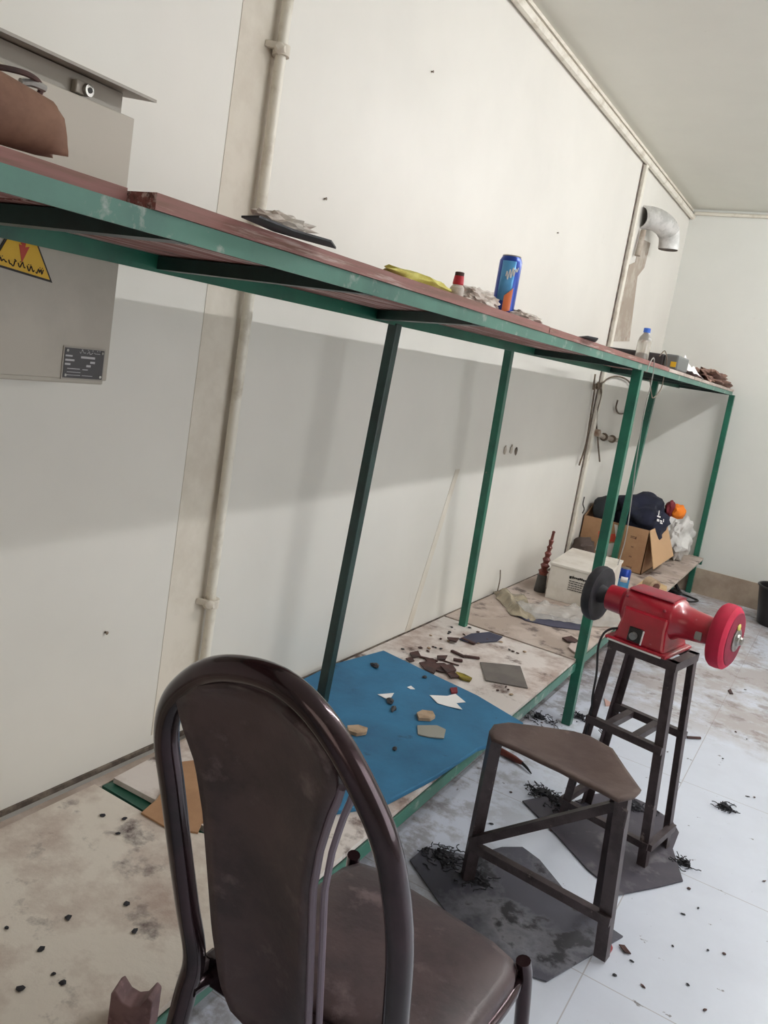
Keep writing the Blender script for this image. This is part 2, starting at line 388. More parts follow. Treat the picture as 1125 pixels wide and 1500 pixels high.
# fluorescent fittings on the ceiling (outside the view, they light the room)
for i, yc in enumerate((2.55, 4.1, 5.5)):
    f = thing('fluorescent_lamp', ['white fluorescent ceiling fitting nearest the camera','white fluorescent ceiling fitting in the middle of the ceiling','white fluorescent ceiling fitting nearest the far wall'][i], 'lamp', (1.95,yc,ZC-.05))
    MB().box((1.91,yc-.62,ZC-.045),(1.99,yc+.62,ZC)).build('lamp_housing', m_fix, f)
    MB().tube([(1.95,yc-.59,ZC-.07),(1.95,yc+.59,ZC-.07)], .017, 12).build('lamp_tube', m_tube, f)

# ------------------------------------------------------------------ electrical cabinet
e = thing('electrical_cabinet', 'grey metal electrical cabinet with sloping rain hood mounted on the left wall', 'electrical cabinet', (.055,.84,1.2))
MB().box((0,.56,1.203),(.108,1.078,1.70)).build('cabinet_body', m_panel, e, bevel=.003)
MB().box((.108,.56,1.212),(.116,1.079,1.698)).build('door', m_panel, e, bevel=.002)
MB().box((0,.57,1.70),(.098,1.062,1.737)).build('top_band', m_panelgrey, e, bevel=.001)
MB().add([(0,.55,1.752),(.145,.55,1.732),(.145,1.10,1.732),(0,1.10,1.752),(0,.55,1.757),(.145,.55,1.737),(.145,1.10,1.737),(0,1.10,1.757)],
  [(0,3,2,1),(4,5,6,7),(0,1,5,4),(1,2,6,5),(2,3,7,6),(3,0,4,7)]).build('rain_hood', m_panelgrey, e)
lk = MB().box((.098,.950,1.702),(.112,.972,1.724)).build('lock', m_panelgrey, e, bevel=.002)
MB().tube([(.106,.972,1.712),(.118,.974,1.712)], .0105, 16).build('lock_ring', m_silver, lk)
MB().tube([(.117,.974,1.712),(.1195,.974,1.712)], .005, 12).build('keyhole', m_ink, lk)
# warning triangle (a flat sign glued to the door)
X = .1165
sg = thing('warning_sign', 'yellow triangular high voltage sign with red lightning arrow on the cabinet door', 'sign', (X,.868,1.38))
A = Vector((X,.936,1.378)); B = Vector((X,.815,1.390)); T = Vector((X,.868,1.492))
cc = (A+B+T)/3
MB().prism([A,T,B], (.0015,0,0)).build('sign_border', m_ink, sg, smooth=0)
MB().prism([cc+(q-cc)*.9+Vector((.0015,0,0)) for q in (A,T,B)], (.0008,0,0)).build('sign_face', m_yellow, sg, smooth=0)
bolt = [(.862,1.455),(.878,1.455),(.876,1.428),(.884,1.43),(.872,1.402),(.864,1.431),(.870,1.430),(.862,1.44)]
MB().prism([(X+.0023,a,b) for a,b in bolt], (.0006,0,0)).build('lightning_arrow', m_signred, sg, smooth=0)
def script(parts, y0, y1, z0, dz, n, seed, x, size=.006):
    """cursive lettering: connected strokes with dots, like the small blurred script on the sign"""
    rnd = random.Random(seed); mb = MB()
    for wd in range(n):
        a = y0 + (y1-y0)*wd/n; b = y0 + (y1-y0)*(wd+.82)/n; k = 6; zz = z0 + dz*(wd/n)
        pts = [(x, a+(b-a)*i/k, zz + rnd.choice([0,0,size*.9,size*.4,-size*.35])) for i in range(k+1)]
        mb.tube(smooth_path(pts,3), size*.16, 5)
        for q in range(2):
            yy = rnd.uniform(a,b); mb.box((x-.0003,yy-.0008,zz+size*1.1),(x+.0003,yy+.0008,zz+size*1.1+.0016))
    return mb
script(None, .83, .918, 1.3985, -.009, 5, 4, X+.0026, .0065).build('sign_lettering', m_ink, sg, smooth=0)
# nameplate
np_ = thing('nameplate', 'small black riveted data plate with silver lettering on the cabinet lower corner', 'nameplate', (X,1.02,1.24))
y0,y1,z0,z1 = .973,1.068,1.211,1.272
MB().box((X,y0,z0),(X+.0012,y1,z1)).build('plate_rim', m_panelgrey, np_, smooth=0)
MB().box((X+.001,y0+.003,z0+.003),(X+.002,y1-.003,z1-.003)).build('plate_face', m_plate, np_, smooth=0)
t = script(None, 1.008, 1.058, 1.262, 0, 3, 9, X+.0022, .004)
for a,b,c,d in ((.978,.993,1.253,1.256),(.978,.998,1.245,1.2485),(.978,.990,1.2375,1.241),(1.012,1.044,1.2515,1.2555),(1.034,1.045,1.243,1.247),(1.026,1.036,1.236,1.240),(.984,1.012,1.2305,1.232),(1.018,1.03,1.230,1.2315),(.984,1.014,1.2245,1.2255),(.984,1.014,1.219,1.220),(1.018,1.042,1.219,1.220)):
    t.box((X+.002,a,c),(X+.0024,b,d))
t.build('plate_lettering', m_platetxt, np_, smooth=0)
for yy in (y0+.008,y1-.008):
    for zz in (z0+.008,z1-.008): MB().tube([(X+.001,yy,zz),(X+.0035,yy,zz)], .0025, 10).build('rivet', m_silver, np_)

# ------------------------------------------------------------------ steel shelving rack
def xf(y): return .68 - .0225*y
YA, YB = -.9, 6.17; ZT, ZB = 1.4615, 1.43
rack = thing('shelving_rack', 'long green painted steel shelving rack with a high and a low shelf along the wall', 'shelf', (.4,2.6,0))
XB = .185
MB().angle((xf(YA),YA,ZT),(xf(YB),YB,ZT), .0245, .004, (-1,0,0), (0,0,-1)).build('front_rail', m_greenrail, rack, smooth=0)
MB().box((XB-.0,YA,ZB),(XB+.004,YB,ZT)).box((XB-.03,YA,ZT-.004),(XB,YB,ZT)).build('back_rail', m_green, rack, smooth=0)
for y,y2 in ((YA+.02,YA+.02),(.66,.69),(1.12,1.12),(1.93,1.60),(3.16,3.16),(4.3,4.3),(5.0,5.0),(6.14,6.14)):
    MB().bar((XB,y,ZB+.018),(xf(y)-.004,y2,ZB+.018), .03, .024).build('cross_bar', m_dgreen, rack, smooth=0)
# posts
def post(a, b, wd, m, name='post'): return MB().bar(a, b, wd, wd, up=(0,1,0)).build(name, m, rack, smooth=0, bevel=.002)
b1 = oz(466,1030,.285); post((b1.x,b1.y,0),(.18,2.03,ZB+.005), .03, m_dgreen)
b2 = oz(680,912,.275); post((b2.x,b2.y,0),(.17,2.93,ZB+.005), .03, m_green)
post((.608,3.167,0),(xf(3.2)-.017,3.2,ZB+.01), .036, m_green)
post((.25,4.96,0),(.25,5.10,ZB+.01), .034, m_green)
post((.545,6.185,0),(.545,6.15,ZB+.01), .036, m_green)
post((.66,YA+.02,0),(.68,YA+.02,ZB), .036, m_green); post((.16,YA+.02,0),(.18,YA+.02,ZB), .03, m_green)
# low shelf rails
ZL = .262
MB().angle((.648,YA,ZL-.035),(.565,YB,ZL-.035), .035, .004, (-1,0,0), (0,0,1)).build('low_front_rail', m_greenrail, rack, smooth=0)
MB().box((.02,YA,ZL-.03),(.05,1.9,ZL)).box((.05,1.9,ZL-.03),(.08,YB,ZL)).build('low_back_rail', m_brownboard, rack, smooth=0)
for y in (YA+.02,.5,1.27,2.45,3.15,4.2,5.1,6.12):
    MB().box((.03,y-.018,ZL-.03),(.60,y+.018,ZL-.002)).build('low_cross_bar', m_green, rack, smooth=0)

# boards of the high shelf, each a plank set of its own
def plank(name, ya, yb, z0, z1, x0, lab, dx=0, mat=(m_plank, m_plankedge)):
    mb = MB(); n = 24
    vs = []; 
    for i in range(n+1):
        y = ya+(yb-ya)*i/n; e = xf(y)+.004+dx+.004*noise.noise(Vector((y*9,z0*40,0)))
        vs += [(x0,y,z0),(e,y,z0),(e,y,z1),(x0,y,z1)]
    fs = []
    for i in range(n):
        a = i*4; b = a+4; fs += [(a,a+1,b+1,b),(a+1,a+2,b+2,b+1),(a+2,a+3,b+3,b+2),(a+3,a,b,b+3)]
    fs += [(3,2,1,0),(n*4,n*4+1,n*4+2,n*4+3)]
    mb.add(vs, fs); mb.fm = [ (1 if (k < n*4 and k % 4 == 1) else 0) for k in range(len(fs)) ]
    return mb.build(name, list(mat), smooth=0, label=lab, cat='board', group=None)
plank('shelf_board', YA, .63, ZT+.0005, 1.481, .16, 'red brown shelf board at the near left end of the high shelf, above the sign', -.035)
plank('shelf_board', .64, 2.02, ZT+.0005, 1.480, .165, 'red brown shelf board with streaked underside, second from the left on the high shelf')
plank('shelf_board', 2.025, 3.7, ZT+.0005, 1.479, .165, 'red brown shelf board of the high shelf between the dark post and the front post')
plank('shelf_board', 3.705, 6.165, ZT+.0005, 1.477, .165, 'greyish shelf board at the far end of the high shelf under the black case', 0, (m_plank, m_brownboard))
# boards of the low shelf
def xl(y): return .648-.0117*(y-YA)
def low(ya, yb, z1, x0, x1off, lab, m, notch=None, z0=None):
    z0 = ZL+.0005 if z0 is None else z0
    poly = [(x0,ya,z0),(xl(ya)+x1off,ya,z0),(xl(yb)+x1off,yb,z0),(x0,yb,z0)]
    if notch: poly = notch
    return MB().prism(poly, (0,0,z1-z0)).build('low_shelf_board', m, smooth=0, label=lab, cat='board')
nz_ = ZL+.0005
g = lambda *q: tuple(oz(*q, nz_))
q1 = g(138,1156); q2 = g(240,1216); q3 = g(312,1232)
low(0,0,.275,0,0, 'sooty white low shelf board at the near left, with the notched block on it', m_dirty2,
    [(.03,YA,nz_),(xl(YA)-.006,YA,nz_),(xl(1.29)-.006,1.285,nz_),(.42,1.28,nz_),q3,(q2[0],q2[1],nz_),(q1[0]+.0,q1[1],nz_),(.055,1.0,nz_)])
low(1.32,3.135,.275,.075,-.006, 'dirty white low shelf board carrying the blue foam mat', m_dirty, [(.06,1.275,nz_),(.26,1.285,nz_),(xl(1.33)-.006,1.295,nz_),(xl(3.135)-.006,3.135,nz_),(.012,3.135,nz_),(.012,2.0,nz_)])
low(3.145,4.30,.277,.012,-.006, 'brownish low shelf board under the plastic bag and white carton', m_brownboard)
low(4.31,6.15,.276,.02,.034, 'dusty brown low shelf board at the far end under the cardboard box', m_brownboard)
# cardboard and scrap in the gap between the first two low boards
q = [oz(*a,.28) for a in [(207,1190),(230,1170),(262,1116),(330,1108),(345,1190),(296,1204),(290,1219),(245,1212)]]
MB().prism([(a.x,a.y,.2757) for a in q], (0,0,.004)).build('cardboard_piece', m_card, smooth=0, label='flat brown cardboard piece lying over the gap between two low shelf boards, behind the chair', cat='cardboard')

# ------------------------------------------------------------------ blue mat and scraps
zt_ = .2755
mt = [oz(*a,.29) for a in [(395,990),(480,968),(562,952),(620,980),(700,1018),(767,1058),(752,1078),(700,1095),(640,1135),(565,1174),(470,1190),(400,1120)]]
mt[0].x = max(mt[0].x, .03)
bl = MB(); n=len(mt); bl.prism([(max(a.x,.02),a.y,zt_) for a in mt], (0,0,.0135))
bl.build('foam_mat', m_blue, smooth=0, bevel=.003, label='blue foam mat spread over the low shelf', cat='mat')
ZM = .2895
def scrap(name, px, z, th, m, lab, cat='scrap', group=None, warp=0, seed=0):
    pts = [oz(a,b,z) for a,b in px]
    mb = MB(); c = sum(pts, Vector())/len(pts)
    top = []; bot = []
    # ring with a middle ring so the sheet can curl a little
    n = len(pts); vs = []
    for k, s in enumerate((1,.5)):
        for i, p_ in enumerate(pts):
            r = c+(p_-c)*s; h = warp*abs(noise.noise(Vector((r.x*25,r.y*25,seed))))*(1 if s == 1 else .4)
            vs.append(Vector((r.x,r.y,z+.0005+h)))
    vs.append(Vector((c.x,c.y,z+.0005))); ci = 2*n
    t2 = [v+Vector((0,0,th)) for v in vs]; N_ = len(vs); fs = []
    for i in range(n):
        j = (i+1)%n
        fs += [(i,j,n+j,n+i),(n+i,n+j,ci),(N_+i,N_+n+i,N_+n+j,N_+j),(N_+n+i,N_+ci,N_+n+j),(i,N_+i,N_+j,j)]
    mb.add(vs+t2, fs)
    return mb.build(name, m, smooth=30, label=lab, cat=cat, group=group)
scrap('paper_scrap', [(629,1019),(655,1020),(667,1017),(682,1029),(668,1031),(677,1041),(655,1035),(641,1031)], ZM, .001, m_white, 'jagged star shaped white paper scrap on the blue mat', warp=.006, seed=1)
scrap('paper_scrap', [(553,1018),(577,1016),(573,1023),(565,1024)], ZM, .001, m_white, 'small pointed white paper scrap beside black bits on the blue mat', warp=.004)
scrap('paper_scrap', [(596,1007),(602,1005),(608,1010),(601,1010)], ZM, .001, m_white, 'tiny white paper scrap nearest the wall on the blue mat')
def chunk(name, px, py, z, rad, m, lab, seed, rot=0, cat='scrap', group=None, amp=.5, sub=2):
    p_ = oz(px,py,z); return MB().blob((p_.x,p_.y,z+rad[2]*.8), rad, seed, amp, 2.5, sub, flat=z+.0004, rot=rot).build(name, m, smooth=30, label=lab, cat=cat, group=group)
scrap('suede_scrap', [(610,1048),(618,1044),(633,1046),(637,1053),(630,1057),(613,1056)], ZM, .009, m_tan2, 'thick tan suede offcut on the blue mat above the grey offcut', warp=.003)
scrap('leather_scrap', [(611,1064),(640,1064),(653,1070),(650,1083),(628,1081),(612,1077)], ZM, .003, m_ltgrey, 'flat grey rectangular leather offcut on the blue mat', warp=.002)
scrap('suede_scrap', [(508,1068),(524,1067),(538,1071),(536,1077),(522,1079),(510,1075)], ZM, .010, m_tan2, 'tan suede offcut on the blue mat next to the chair back', warp=.003)
chunk('rubber_scrap', 571, 1029, ZM, (.012,.02,.006), m_black, 'black curled rubber bit beside the pointed white scrap', 1, .5)
chunk('rubber_scrap', 576, 1040, ZM, (.008,.018,.006), m_black, 'black rubber bit just in front of the pointed white scrap', 2, .3)
chunk('rubber_scrap', 549, 976, ZM, (.014,.02,.006), m_black, 'black rubber bit on the wall side of the blue mat near the dark post', 3, 1)
chunk('rubber_scrap', 578, 1099, ZM, (.006,.007,.006), m_black, 'small round black rubber bit at the front of the blue mat', 4)
chunk('rubber_scrap', 622, 993, ZM, (.008,.009,.004), m_black, 'black rubber speck near the far edge of the blue mat', 8)
scrap('leather_scrap', [(659,1010),(669,1009),(670,1016),(661,1017)], ZM, .006, m_dkred, 'small dark red leather bit at the edge of the blue mat')
ZD = .2758
scrap('leather_square', [(703,971),(735,974),(762,977),(773,1009),(745,1004),(711,998)], ZD, .003, m_grey, 'dark grey square leather sheet lying on the dirty low shelf', 'leather', warp=.003)
scrap('leather_piece', [(672,938),(690,930),(716,928),(736,934),(728,941),(700,943),(685,942)], ZD, .004, M('navy_leather',(52,54,74),.7), 'folded navy leather piece on the low shelf by the post foot', 'leather', warp=.008)
def stick(pa, pb, w, lab, m=m_brownscrap, z=ZD, grp=None):
    a = oz(*pa,z); b = oz(*pb,z); a.z = b.z = z+w*.35+.0006
    return MB().bar(a, b, w, w*.6).build('leather_strip', m, smooth=0, bevel=.001, label=lab, cat='scrap', group=grp)
stick((676,937),(695,945), .014, 'dark brown leather strip against the navy leather piece')
stick((661,955),(680,964), .013, 'dark leather strip between the navy piece and the brown scraps')
stick((680,963),(702,966), .013, 'dark leather strip pointing at the grey leather square')
stick((613,963),(641,970), .010, 'thin dark leather strip on the wall side of the brown scrap heap')
stick((664,968),(677,970), .014, 'short stubby dark leather strip by the brown scrap heap')
stick((640,966),(672,976), .007, 'narrow dark leather strip lying across the brown scraps')
for i,(px,l) in enumerate([([(634,974),(650,973),(668,984),(664,988),(645,986),(633,981)],'largest dark brown leather scrap of the heap by the blue mat'),
    ([(614,972),(628,970),(640,980),(636,988),(622,982)],'second dark brown leather scrap of the heap, nearer the wall'),
    ([(645,978),(662,975),(668,983),(655,988)],'upper dark brown leather scrap of the heap, beside the yellow one'),
    ([(594,966),(602,964),(607,970),(600,972)],'lone dark leather scrap at the wall side edge of the blue mat')]):
    scrap('leather_scrap', px, ZD+.002*i, .004, m_brownscrap, l, warp=.008, seed=i)
for i,(px,l) in enumerate([([(622,966),(634,968),(640,975),(628,974)],'small brown leather scrap on the near wall side of the heap'),
    ([(650,984),(664,987),(672,994),(660,995)],'dark leather scrap of the heap just left of the mustard offcut'),
    ([(600,958),(612,956),(616,963),(604,965)],'brown leather scrap between the blue mat corner and the wall'),
    ([(640,962),(655,963),(652,968),(641,967)],'small dark leather scrap behind the largest heap scrap'),
    ([(655,935),(672,938),(668,943),(657,941)],'dark leather scrap below the foot of the green back post')]):
    scrap('leather_scrap', px, ZD+.001*i, .005, m_brownscrap, l, warp=.012, seed=i+30)
scrap('foam_scrap', [(668,986),(680,990),(691,996),(688,1000),(676,997),(667,990)], ZD, .006, m_olive, 'mustard yellow offcut beside the brown leather scraps', warp=.004)
# grimy little crumbs over the board: individual, indistinguishable
for i in range(46):
    a, b = random.choice([(700,935),(640,955),(735,950),(620,940),(690,915),(720,1010),(650,925),(610,1190),(595,1180)])
    p_ = oz(a+random.gauss(0,22), b+random.gauss(0,9), ZD)
    if not (.08 < p_.x < .58): continue
    MB().blob((p_.x,p_.y,ZD+.003), (random.uniform(.004,.012),random.uniform(.004,.01),.003), i, .6, 2, 1, flat=ZD, rot=random.random()*3).build('leather_crumb', random.choice([m_brownscrap,m_black,m_brownscrap,m_tan2]), smooth=0, label='small crumb of dark leather waste scattered on the low shelf', cat='scrap', group='crumbs of leather waste on the low shelf')
for i,(a,b) in enumerate([(68,1140),(150,1195),(172,1222),(182,1200),(100,1345),(60,1392),(197,1365),(92,1440),(30,1450),(185,1325),(78,1428),(10,1360)]):
    p_ = oz(a,b,.2755); MB().blob((p_.x,p_.y,.2775),(random.uniform(.004,.009),random.uniform(.003,.007),.002), i+60, .6, 2, 1, flat=.2752, rot=random.random()*3).build('soot_crumb', m_shav, smooth=0, label='tiny black crumb lying on the sooty board left of the chair', cat='scrap', group='black crumbs on the near left low board')

# notched wooden block on the near low board
b0 = oz(195,1497,.2755); ux = Vector((.93,.36,0)); uy = Vector((-.36,.93,0))
prof = [(-.034,0),(.034,0),(.034,.062),(.026,.068),(.014,.048),(0,.042),(-.014,.046),(-.028,.062),(-.034,.056)]
mb = MB(); mb.prism([b0+ux*a+Vector((0,0,h))-uy*.02 for a,h in prof], uy*.035)
mb.build('notched_block', [m_redbrown if False else M('stained_block',(120,92,92),.6,rgb2=(96,70,72),scale=18,rgb3=(168,130,140),scale3=14,lo3=.55,hi3=.65)], smooth=0, bevel=.002, label='V notched stained block on the near low shelf left of the chair', cat='block')

# ------------------------------------------------------------------ things further along the low shelf
ZF = .2775
# crumpled plastic bag: ridged sheet
def sheet(name, quad, z, nu, nv, amp, freq, th, m, lab, cat, seed=0, hmax=.03, prof=None):
    a,b,c,d = [Vector(q) for q in quad]; vs = []
    for i in range(nu+1):
        for j in range(nv+1):
            u = i/nu; v = j/nv; p_ = a*(1-u)*(1-v)+b*u*(1-v)+c*u*v+d*(1-u)*v
            e = min(u,1-u,v,1-v)*6; e = min(e,1)
            h = (abs(noise.noise(Vector((p_.x*freq,p_.y*freq*.5,seed))))*amp + (prof(u,v) if prof else 0)*hmax)*(.25+.75*e)
            p_ = p_ + Vector((noise.noise(Vector((u*5,v*5,seed+7)))*.012, noise.noise(Vector((u*5,v*5,seed+17)))*.012, 0)); p_.z = z+.001+h
            vs.append(p_)
    N_ = len(vs); top = [v+Vector((0,0,th)) for v in vs]; fs = []
    I = lambda i,j: i*(nv+1)+j
    for i in range(nu):
        for j in range(nv):
            q = (I(i,j),I(i+1,j),I(i+1,j+1),I(i,j+1)); fs += [q[::-1], tuple(k+N_ for k in q)]
    for i in range(nu): fs += [(I(i,0),I(i+1,0),I(i+1,0)+N_,I(i,0)+N_),(I(i,nv),I(i,nv)+N_,I(i+1,nv)+N_,I(i+1,nv))]
    for j in range(nv): fs += [(I(0,j),I(0,j)+N_,I(0,j+1)+N_,I(0,j+1)),(I(nu,j),I(nu,j+1),I(nu,j+1)+N_,I(nu,j)+N_)]
    return MB().add(vs+top, fs).build(name, m, smooth=50, label=lab, cat=cat)
P4 = lambda *pts: [oz(*q_, ZF) for q_ in pts]
sheet('plastic_bag', P4((722,868),(748,902),(790,914),(768,872)), ZF, 22, 16, .03, 22, .0012, m_yfilm, 'yellowish crumpled clear plastic bag on the low shelf by the wall', 'plastic bag', 3, .035, lambda u,v: math.exp(-((v-.3)*5)**2))
sheet('plastic_film', P4((738,884),(762,905),(915,924),(905,896)), ZF+.004, 14, 60, .035, 20, .0008, m_film, 'long crumpled clear plastic film lying across the low shelf before the white carton', 'plastic film', 9, .022, lambda u,v: math.exp(-((u-.35)*4)**2))
scrap('leather_piece', [(745,896),(775,897),(820,905),(858,913),(852,924),(810,919),(770,910)], ZF, .004, M('indigo_leather',(58,58,78),.6), 'long indigo leather piece under the plastic film', 'leather')
scrap('leather_scrap', [(823,937),(836,935),(848,941),(842,944),(830,942)], ZF, .006, m_brownscrap, 'brown curled scrap on the low shelf beside the front post', warp=.01)
scrap('leather_scrap', [(836,944),(846,940),(850,946),(848,962),(838,956),(832,950)], ZF-.001, .005, M('pinkish_scrap',(186,170,164),.7), 'pale pinkish crumpled scrap on the low shelf beside the front post', warp=.012)

# turned spindle standing by the wall
sp = oz(790,866,ZF)
s_ = thing('turned_spindle', 'red brown ridged spindle on a dark base standing left of the white carton', 'spindle', (sp.x,sp.y,ZF))
MB().lathe([(.029,0),(.03,.004),(.026,.05),(.024,.085),(.018,.092)], (sp.x,sp.y,ZF), n=20).build('spindle_base', m_slate, s_)
pr = [(.02,.0)]
for k in range(5): pr += [(.022-.0025*k,.012+.032*k),(.027-.003*k,.02+.032*k),(.014-.0015*k,.032+.032*k)]
pr += [(.011,.175),(.013,.185),(.008,.19),(.007,.225),(.009,.23),(.006,.236)]
MB().lathe(pr, (sp.x,sp.y,ZF+.088), axis=(.06,.0,1), n=18).build('spindle_shaft', m_redbrown, s_)

# white carton
wc = thing('white_carton', 'flat white printed carton standing on the low shelf right of the ridged spindle', 'carton', (.33,4.0,ZF))
th_ = math.radians(5)
MB().box((.20,3.90,ZF),(.47,4.38,.448), rot=Matrix.Rotation(th_,3,'Z'), piv=(.2,3.9,ZF)).build('carton_body', m_whiteb, wc, smooth=0, bevel=.002)
MB().box((.196,3.894,.449),(.475,4.385,.462), rot=Matrix.Rotation(th_,3,'Z'), piv=(.2,3.9,ZF)).build('lid', m_whiteb, wc, smooth=0, bevel=.002)
R_ = Matrix.Rotation(th_,3,'Z'); pv = Vector((.2,3.9,ZF))
t = MB()
def onface(x0,x1,z0,z1): t.box((x0,3.897,z0),(x1,3.8995,z1), rot=R_, piv=pv)
onface(.300,.311,.405,.418); 
xx_=.314
for k in range(8): 
    onface(xx_,xx_+.007,.409-(.002 if k%3==0 else 0),.4165+(.003 if k in(0,4,5) else 0)); xx_+=.0088
for r_ in range(5):
    xx_ = .302
    while xx_ < .385-(.02 if r_ in(2,4) else 0):
        l_ = random.uniform(.005,.015); onface(xx_,xx_+l_,.392-.011*r_,.3955-.011*r_); xx_ += l_+.003
t.build('printed_label', m_ink, wc, smooth=0)
# cardboard box with clothing
cb = thing('cardboard_box', 'open brown cardboard box with red tape at the far end of the low shelf', 'cardboard box', (.22,5.2,.275))
zb,zt2 = .2755,.553; x0,x1,ya,yb = .0,.415,5.03,5.50
w_ = MB(); w_.box((x0+.005,ya,zb),(x1,ya+.005,zt2)); w_.box((x0+.005,yb-.005,zb),(x1,yb,zt2)); w_.box((x0+.005,ya,zb),(x0+.01,yb,zt2)); w_.box((x1-.005,ya,zb),(x1,yb,zt2)); w_.box((x0+.005,ya,zb),(x1,yb,zb+.005))
w_.build('box_walls', m_card, cb, smooth=0)
def flap(a,b,c,d,m=m_card):
    a,b,c,d = [Vector(q_) for q_ in (a,b,c,d)]; nn = (b-a).cross(c-b).normalized()*.004
    MB().add([a,b,c,d,a+nn,b+nn,c+nn,d+nn],[(0,3,2,1),(4,5,6,7),(0,1,5,4),(1,2,6,5),(2,3,7,6),(3,0,4,7)]).build('flap', m, cb, smooth=0)
f1 = ox(985,757,.48); f2 = ox(955,828,.50)
flap((x1,ya,zt2),(x1,yb,zt2+.01),(x1+.09,yb-.02,.36),(x1+.07,ya-.02,.335), M('cardboard_light',(190,154,116),.8))
flap((x0+.01,ya,zt2),(x0+.01,yb-.1,zt2),(x0+.02,yb-.12,zt2+.10),(x0+.012,ya+.18,zt2+.075))
t = MB()
def fb(a,b,c,d): t.box((a,ya-.0012,c),(b,ya-.0002,d))
fx = lambda px,py: oy(px,py,ya)
for (px_,py_,w2,h2) in ((928,787,.018,.018),(926,801,.007,.011),(923,815,.008,.01),(921,831,.016,.018)):
    c = fx(px_,py_); t.box((c.x-w2,ya-.0012,c.z-h2*.35),(c.x+w2,ya-.0002,c.z-h2*.15)); t.box((c.x-w2,ya-.0012,c.z+h2*.1),(c.x+w2*.4,ya-.0002,c.z+h2*.35)); t.box((c.x+w2*.6,ya-.0012,c.z-h2*.5),(c.x+w2,ya-.0002,c.z+h2*.4))
c = fx(855,806)
for k in range(7): t.box((c.x-.03+k*.009,ya-.0012,c.z-.004-(k%2)*.003),(c.x-.024+k*.009,ya-.0002,c.z+.006+(k%3)*.002))
t.build('printed_marks', M('brown_print',(92,62,44),.7), cb, smooth=0)
def patch(pxs, m, nm, dep):
    MB().prism([Vector((fx(*q_).x, ya-dep, fx(*q_).z)) for q_ in pxs], (0,-.001,0)).build(nm, m, cb, smooth=0)
patch([(877,778),(888,780),(885,792),(876,790)], m_tape, 'red_tape', .0005)
patch([(895,782),(904,782),(902,794),(893,793)], m_tape, 'red_tape', .0005)
patch([(876,791),(886,792),(882,808),(872,806)], m_white, 'paper_label', .0005)
patch([(900,768),(905,769),(905,812),(889,815),(891,796),(903,795)], m_white, 'paper_label', .0018)
jk = MB().blob((.285,5.25,.585),(.18,.19,.145),4,.28,1.8,4).build('navy_jacket', m_navy, smooth=60, label='navy blue jacket with white emblem bundled in the open cardboard box', cat='clothing')
em = MB(); ec = Vector((.432,5.12,.625)); r1 = Vector((.80,.55,-.15)).normalized(); r2 = Vector((-.1,.1,1)).normalized()
for u0,v0,w_2,h_2 in ((-.006,.018,.005,.03),(-.012,.008,.022,.008),(-.01,-.018,.014,.014),(.01,-.014,.013,.008),(.012,-.026,.016,.008),(.03,-.012,.004,.018)):
    q0 = ec + r1*u0 + r2*v0; em.prism([q0,q0+r1*w_2,q0+r1*w_2+r2*h_2,q0+r2*h_2],(.0,-.004,0))
em.build('emblem', m_white, jk, smooth=0)
MB().blob((.10,5.15,.60),(.085,.10,.09),9,.3,1.8,3).build('dark_cloth', m_dkcloth, smooth=60, label='charcoal cloth at the wall side of the open cardboard box', cat='clothing')
MB().blob((.485,5.38,.66),(.05,.07,.045),6,.3,2,3).build('orange_cloth', m_orange, smooth=60, label='bright orange cloth end sticking out beyond the navy jacket', cat='clothing')
MB().blob((.445,5.34,.67),(.03,.05,.055),16,.3,2,3).build('red_cloth', m_dkred, smooth=60, label='dark red strip of cloth between the navy jacket and orange cloth', cat='clothing')
m_bag = M('white_bag_film',(222,220,216),.3,rgb2=(206,204,200),scale=10,bump=.5,bscale=16,alpha=.93)
MB().blob((.44,5.80,.43),(.10,.15,.15),5,.45,2.2,4,flat=.2755).build('white_plastic_bag', m_bag, smooth=50, label='crumpled white plastic bag on the low shelf end right of the cardboard box', cat='plastic bag')
MB().blob((.09,4.86,.36),(.07,.10,.09),7,.4,2,3,flat=.2755).build('dark_rag', M('dark_brown_rag',(74,62,56),.9), smooth=60, label='dark brown rag heaped between the wall and the cardboard box', cat='rag')
r_ = oz(973,822,.275)
gr = thing('foil_roll', 'small shiny foil roll under the cardboard flap at the far end of the low shelf', 'roll', (r_.x,r_.y,.275))
MB().lathe([(.018,0),(.022,.003),(.022,.045),(.018,.048)], (r_.x-.02,r_.y,.2975), axis=(.8,-.6,0), n=18).build('roll_body', m_silver, gr)
# can and wood on the low shelf
def can(name, base, h, r, lab, top_m, mid_m, low_m, tilt=(0,0,1), ph=(.22,.9)):
    c = thing(name, lab, 'can', base)
    ax = Vector(tilt).normalized(); B0 = Vector(base)
    MB().lathe([(r*.8,0),(r,.006),(r,h*.5)], B0, ax).build('can_wrap', low_m, c)
    MB().lathe([(r,h*.5),(r,h-.012),(r*.82,h-.002)], B0, ax).build('can_upper', top_m, c)
    MB().lathe([(r*.8,h-.004),(r*.84,h),(r*.8,h+.001)], B0, ax).build('can_lid', m_silver, c)
    if mid_m:
        # label panel wrapped on the camera side
        pts=[]; 
        for k in range(9):
            a = math.radians(-110+ k*9); pts.append((math.cos(a),math.sin(a)))
        mbp = MB(); vs=[]
        for hh in (h*ph[0],h*ph[1]):
            for ca,sa in pts: vs.append(B0+ax*hh+Vector((ca,sa,0))*(r+.0008))
        mbp.add(vs,[(k,k+1,9+k+1,9+k) for k in range(8)]); o = mbp.build('can_panel', mid_m, c)
        sd = o.modifiers.new('solid','SOLIDIFY'); sd.thickness=.0006
    return c
cn = oz(911,862,.2745)
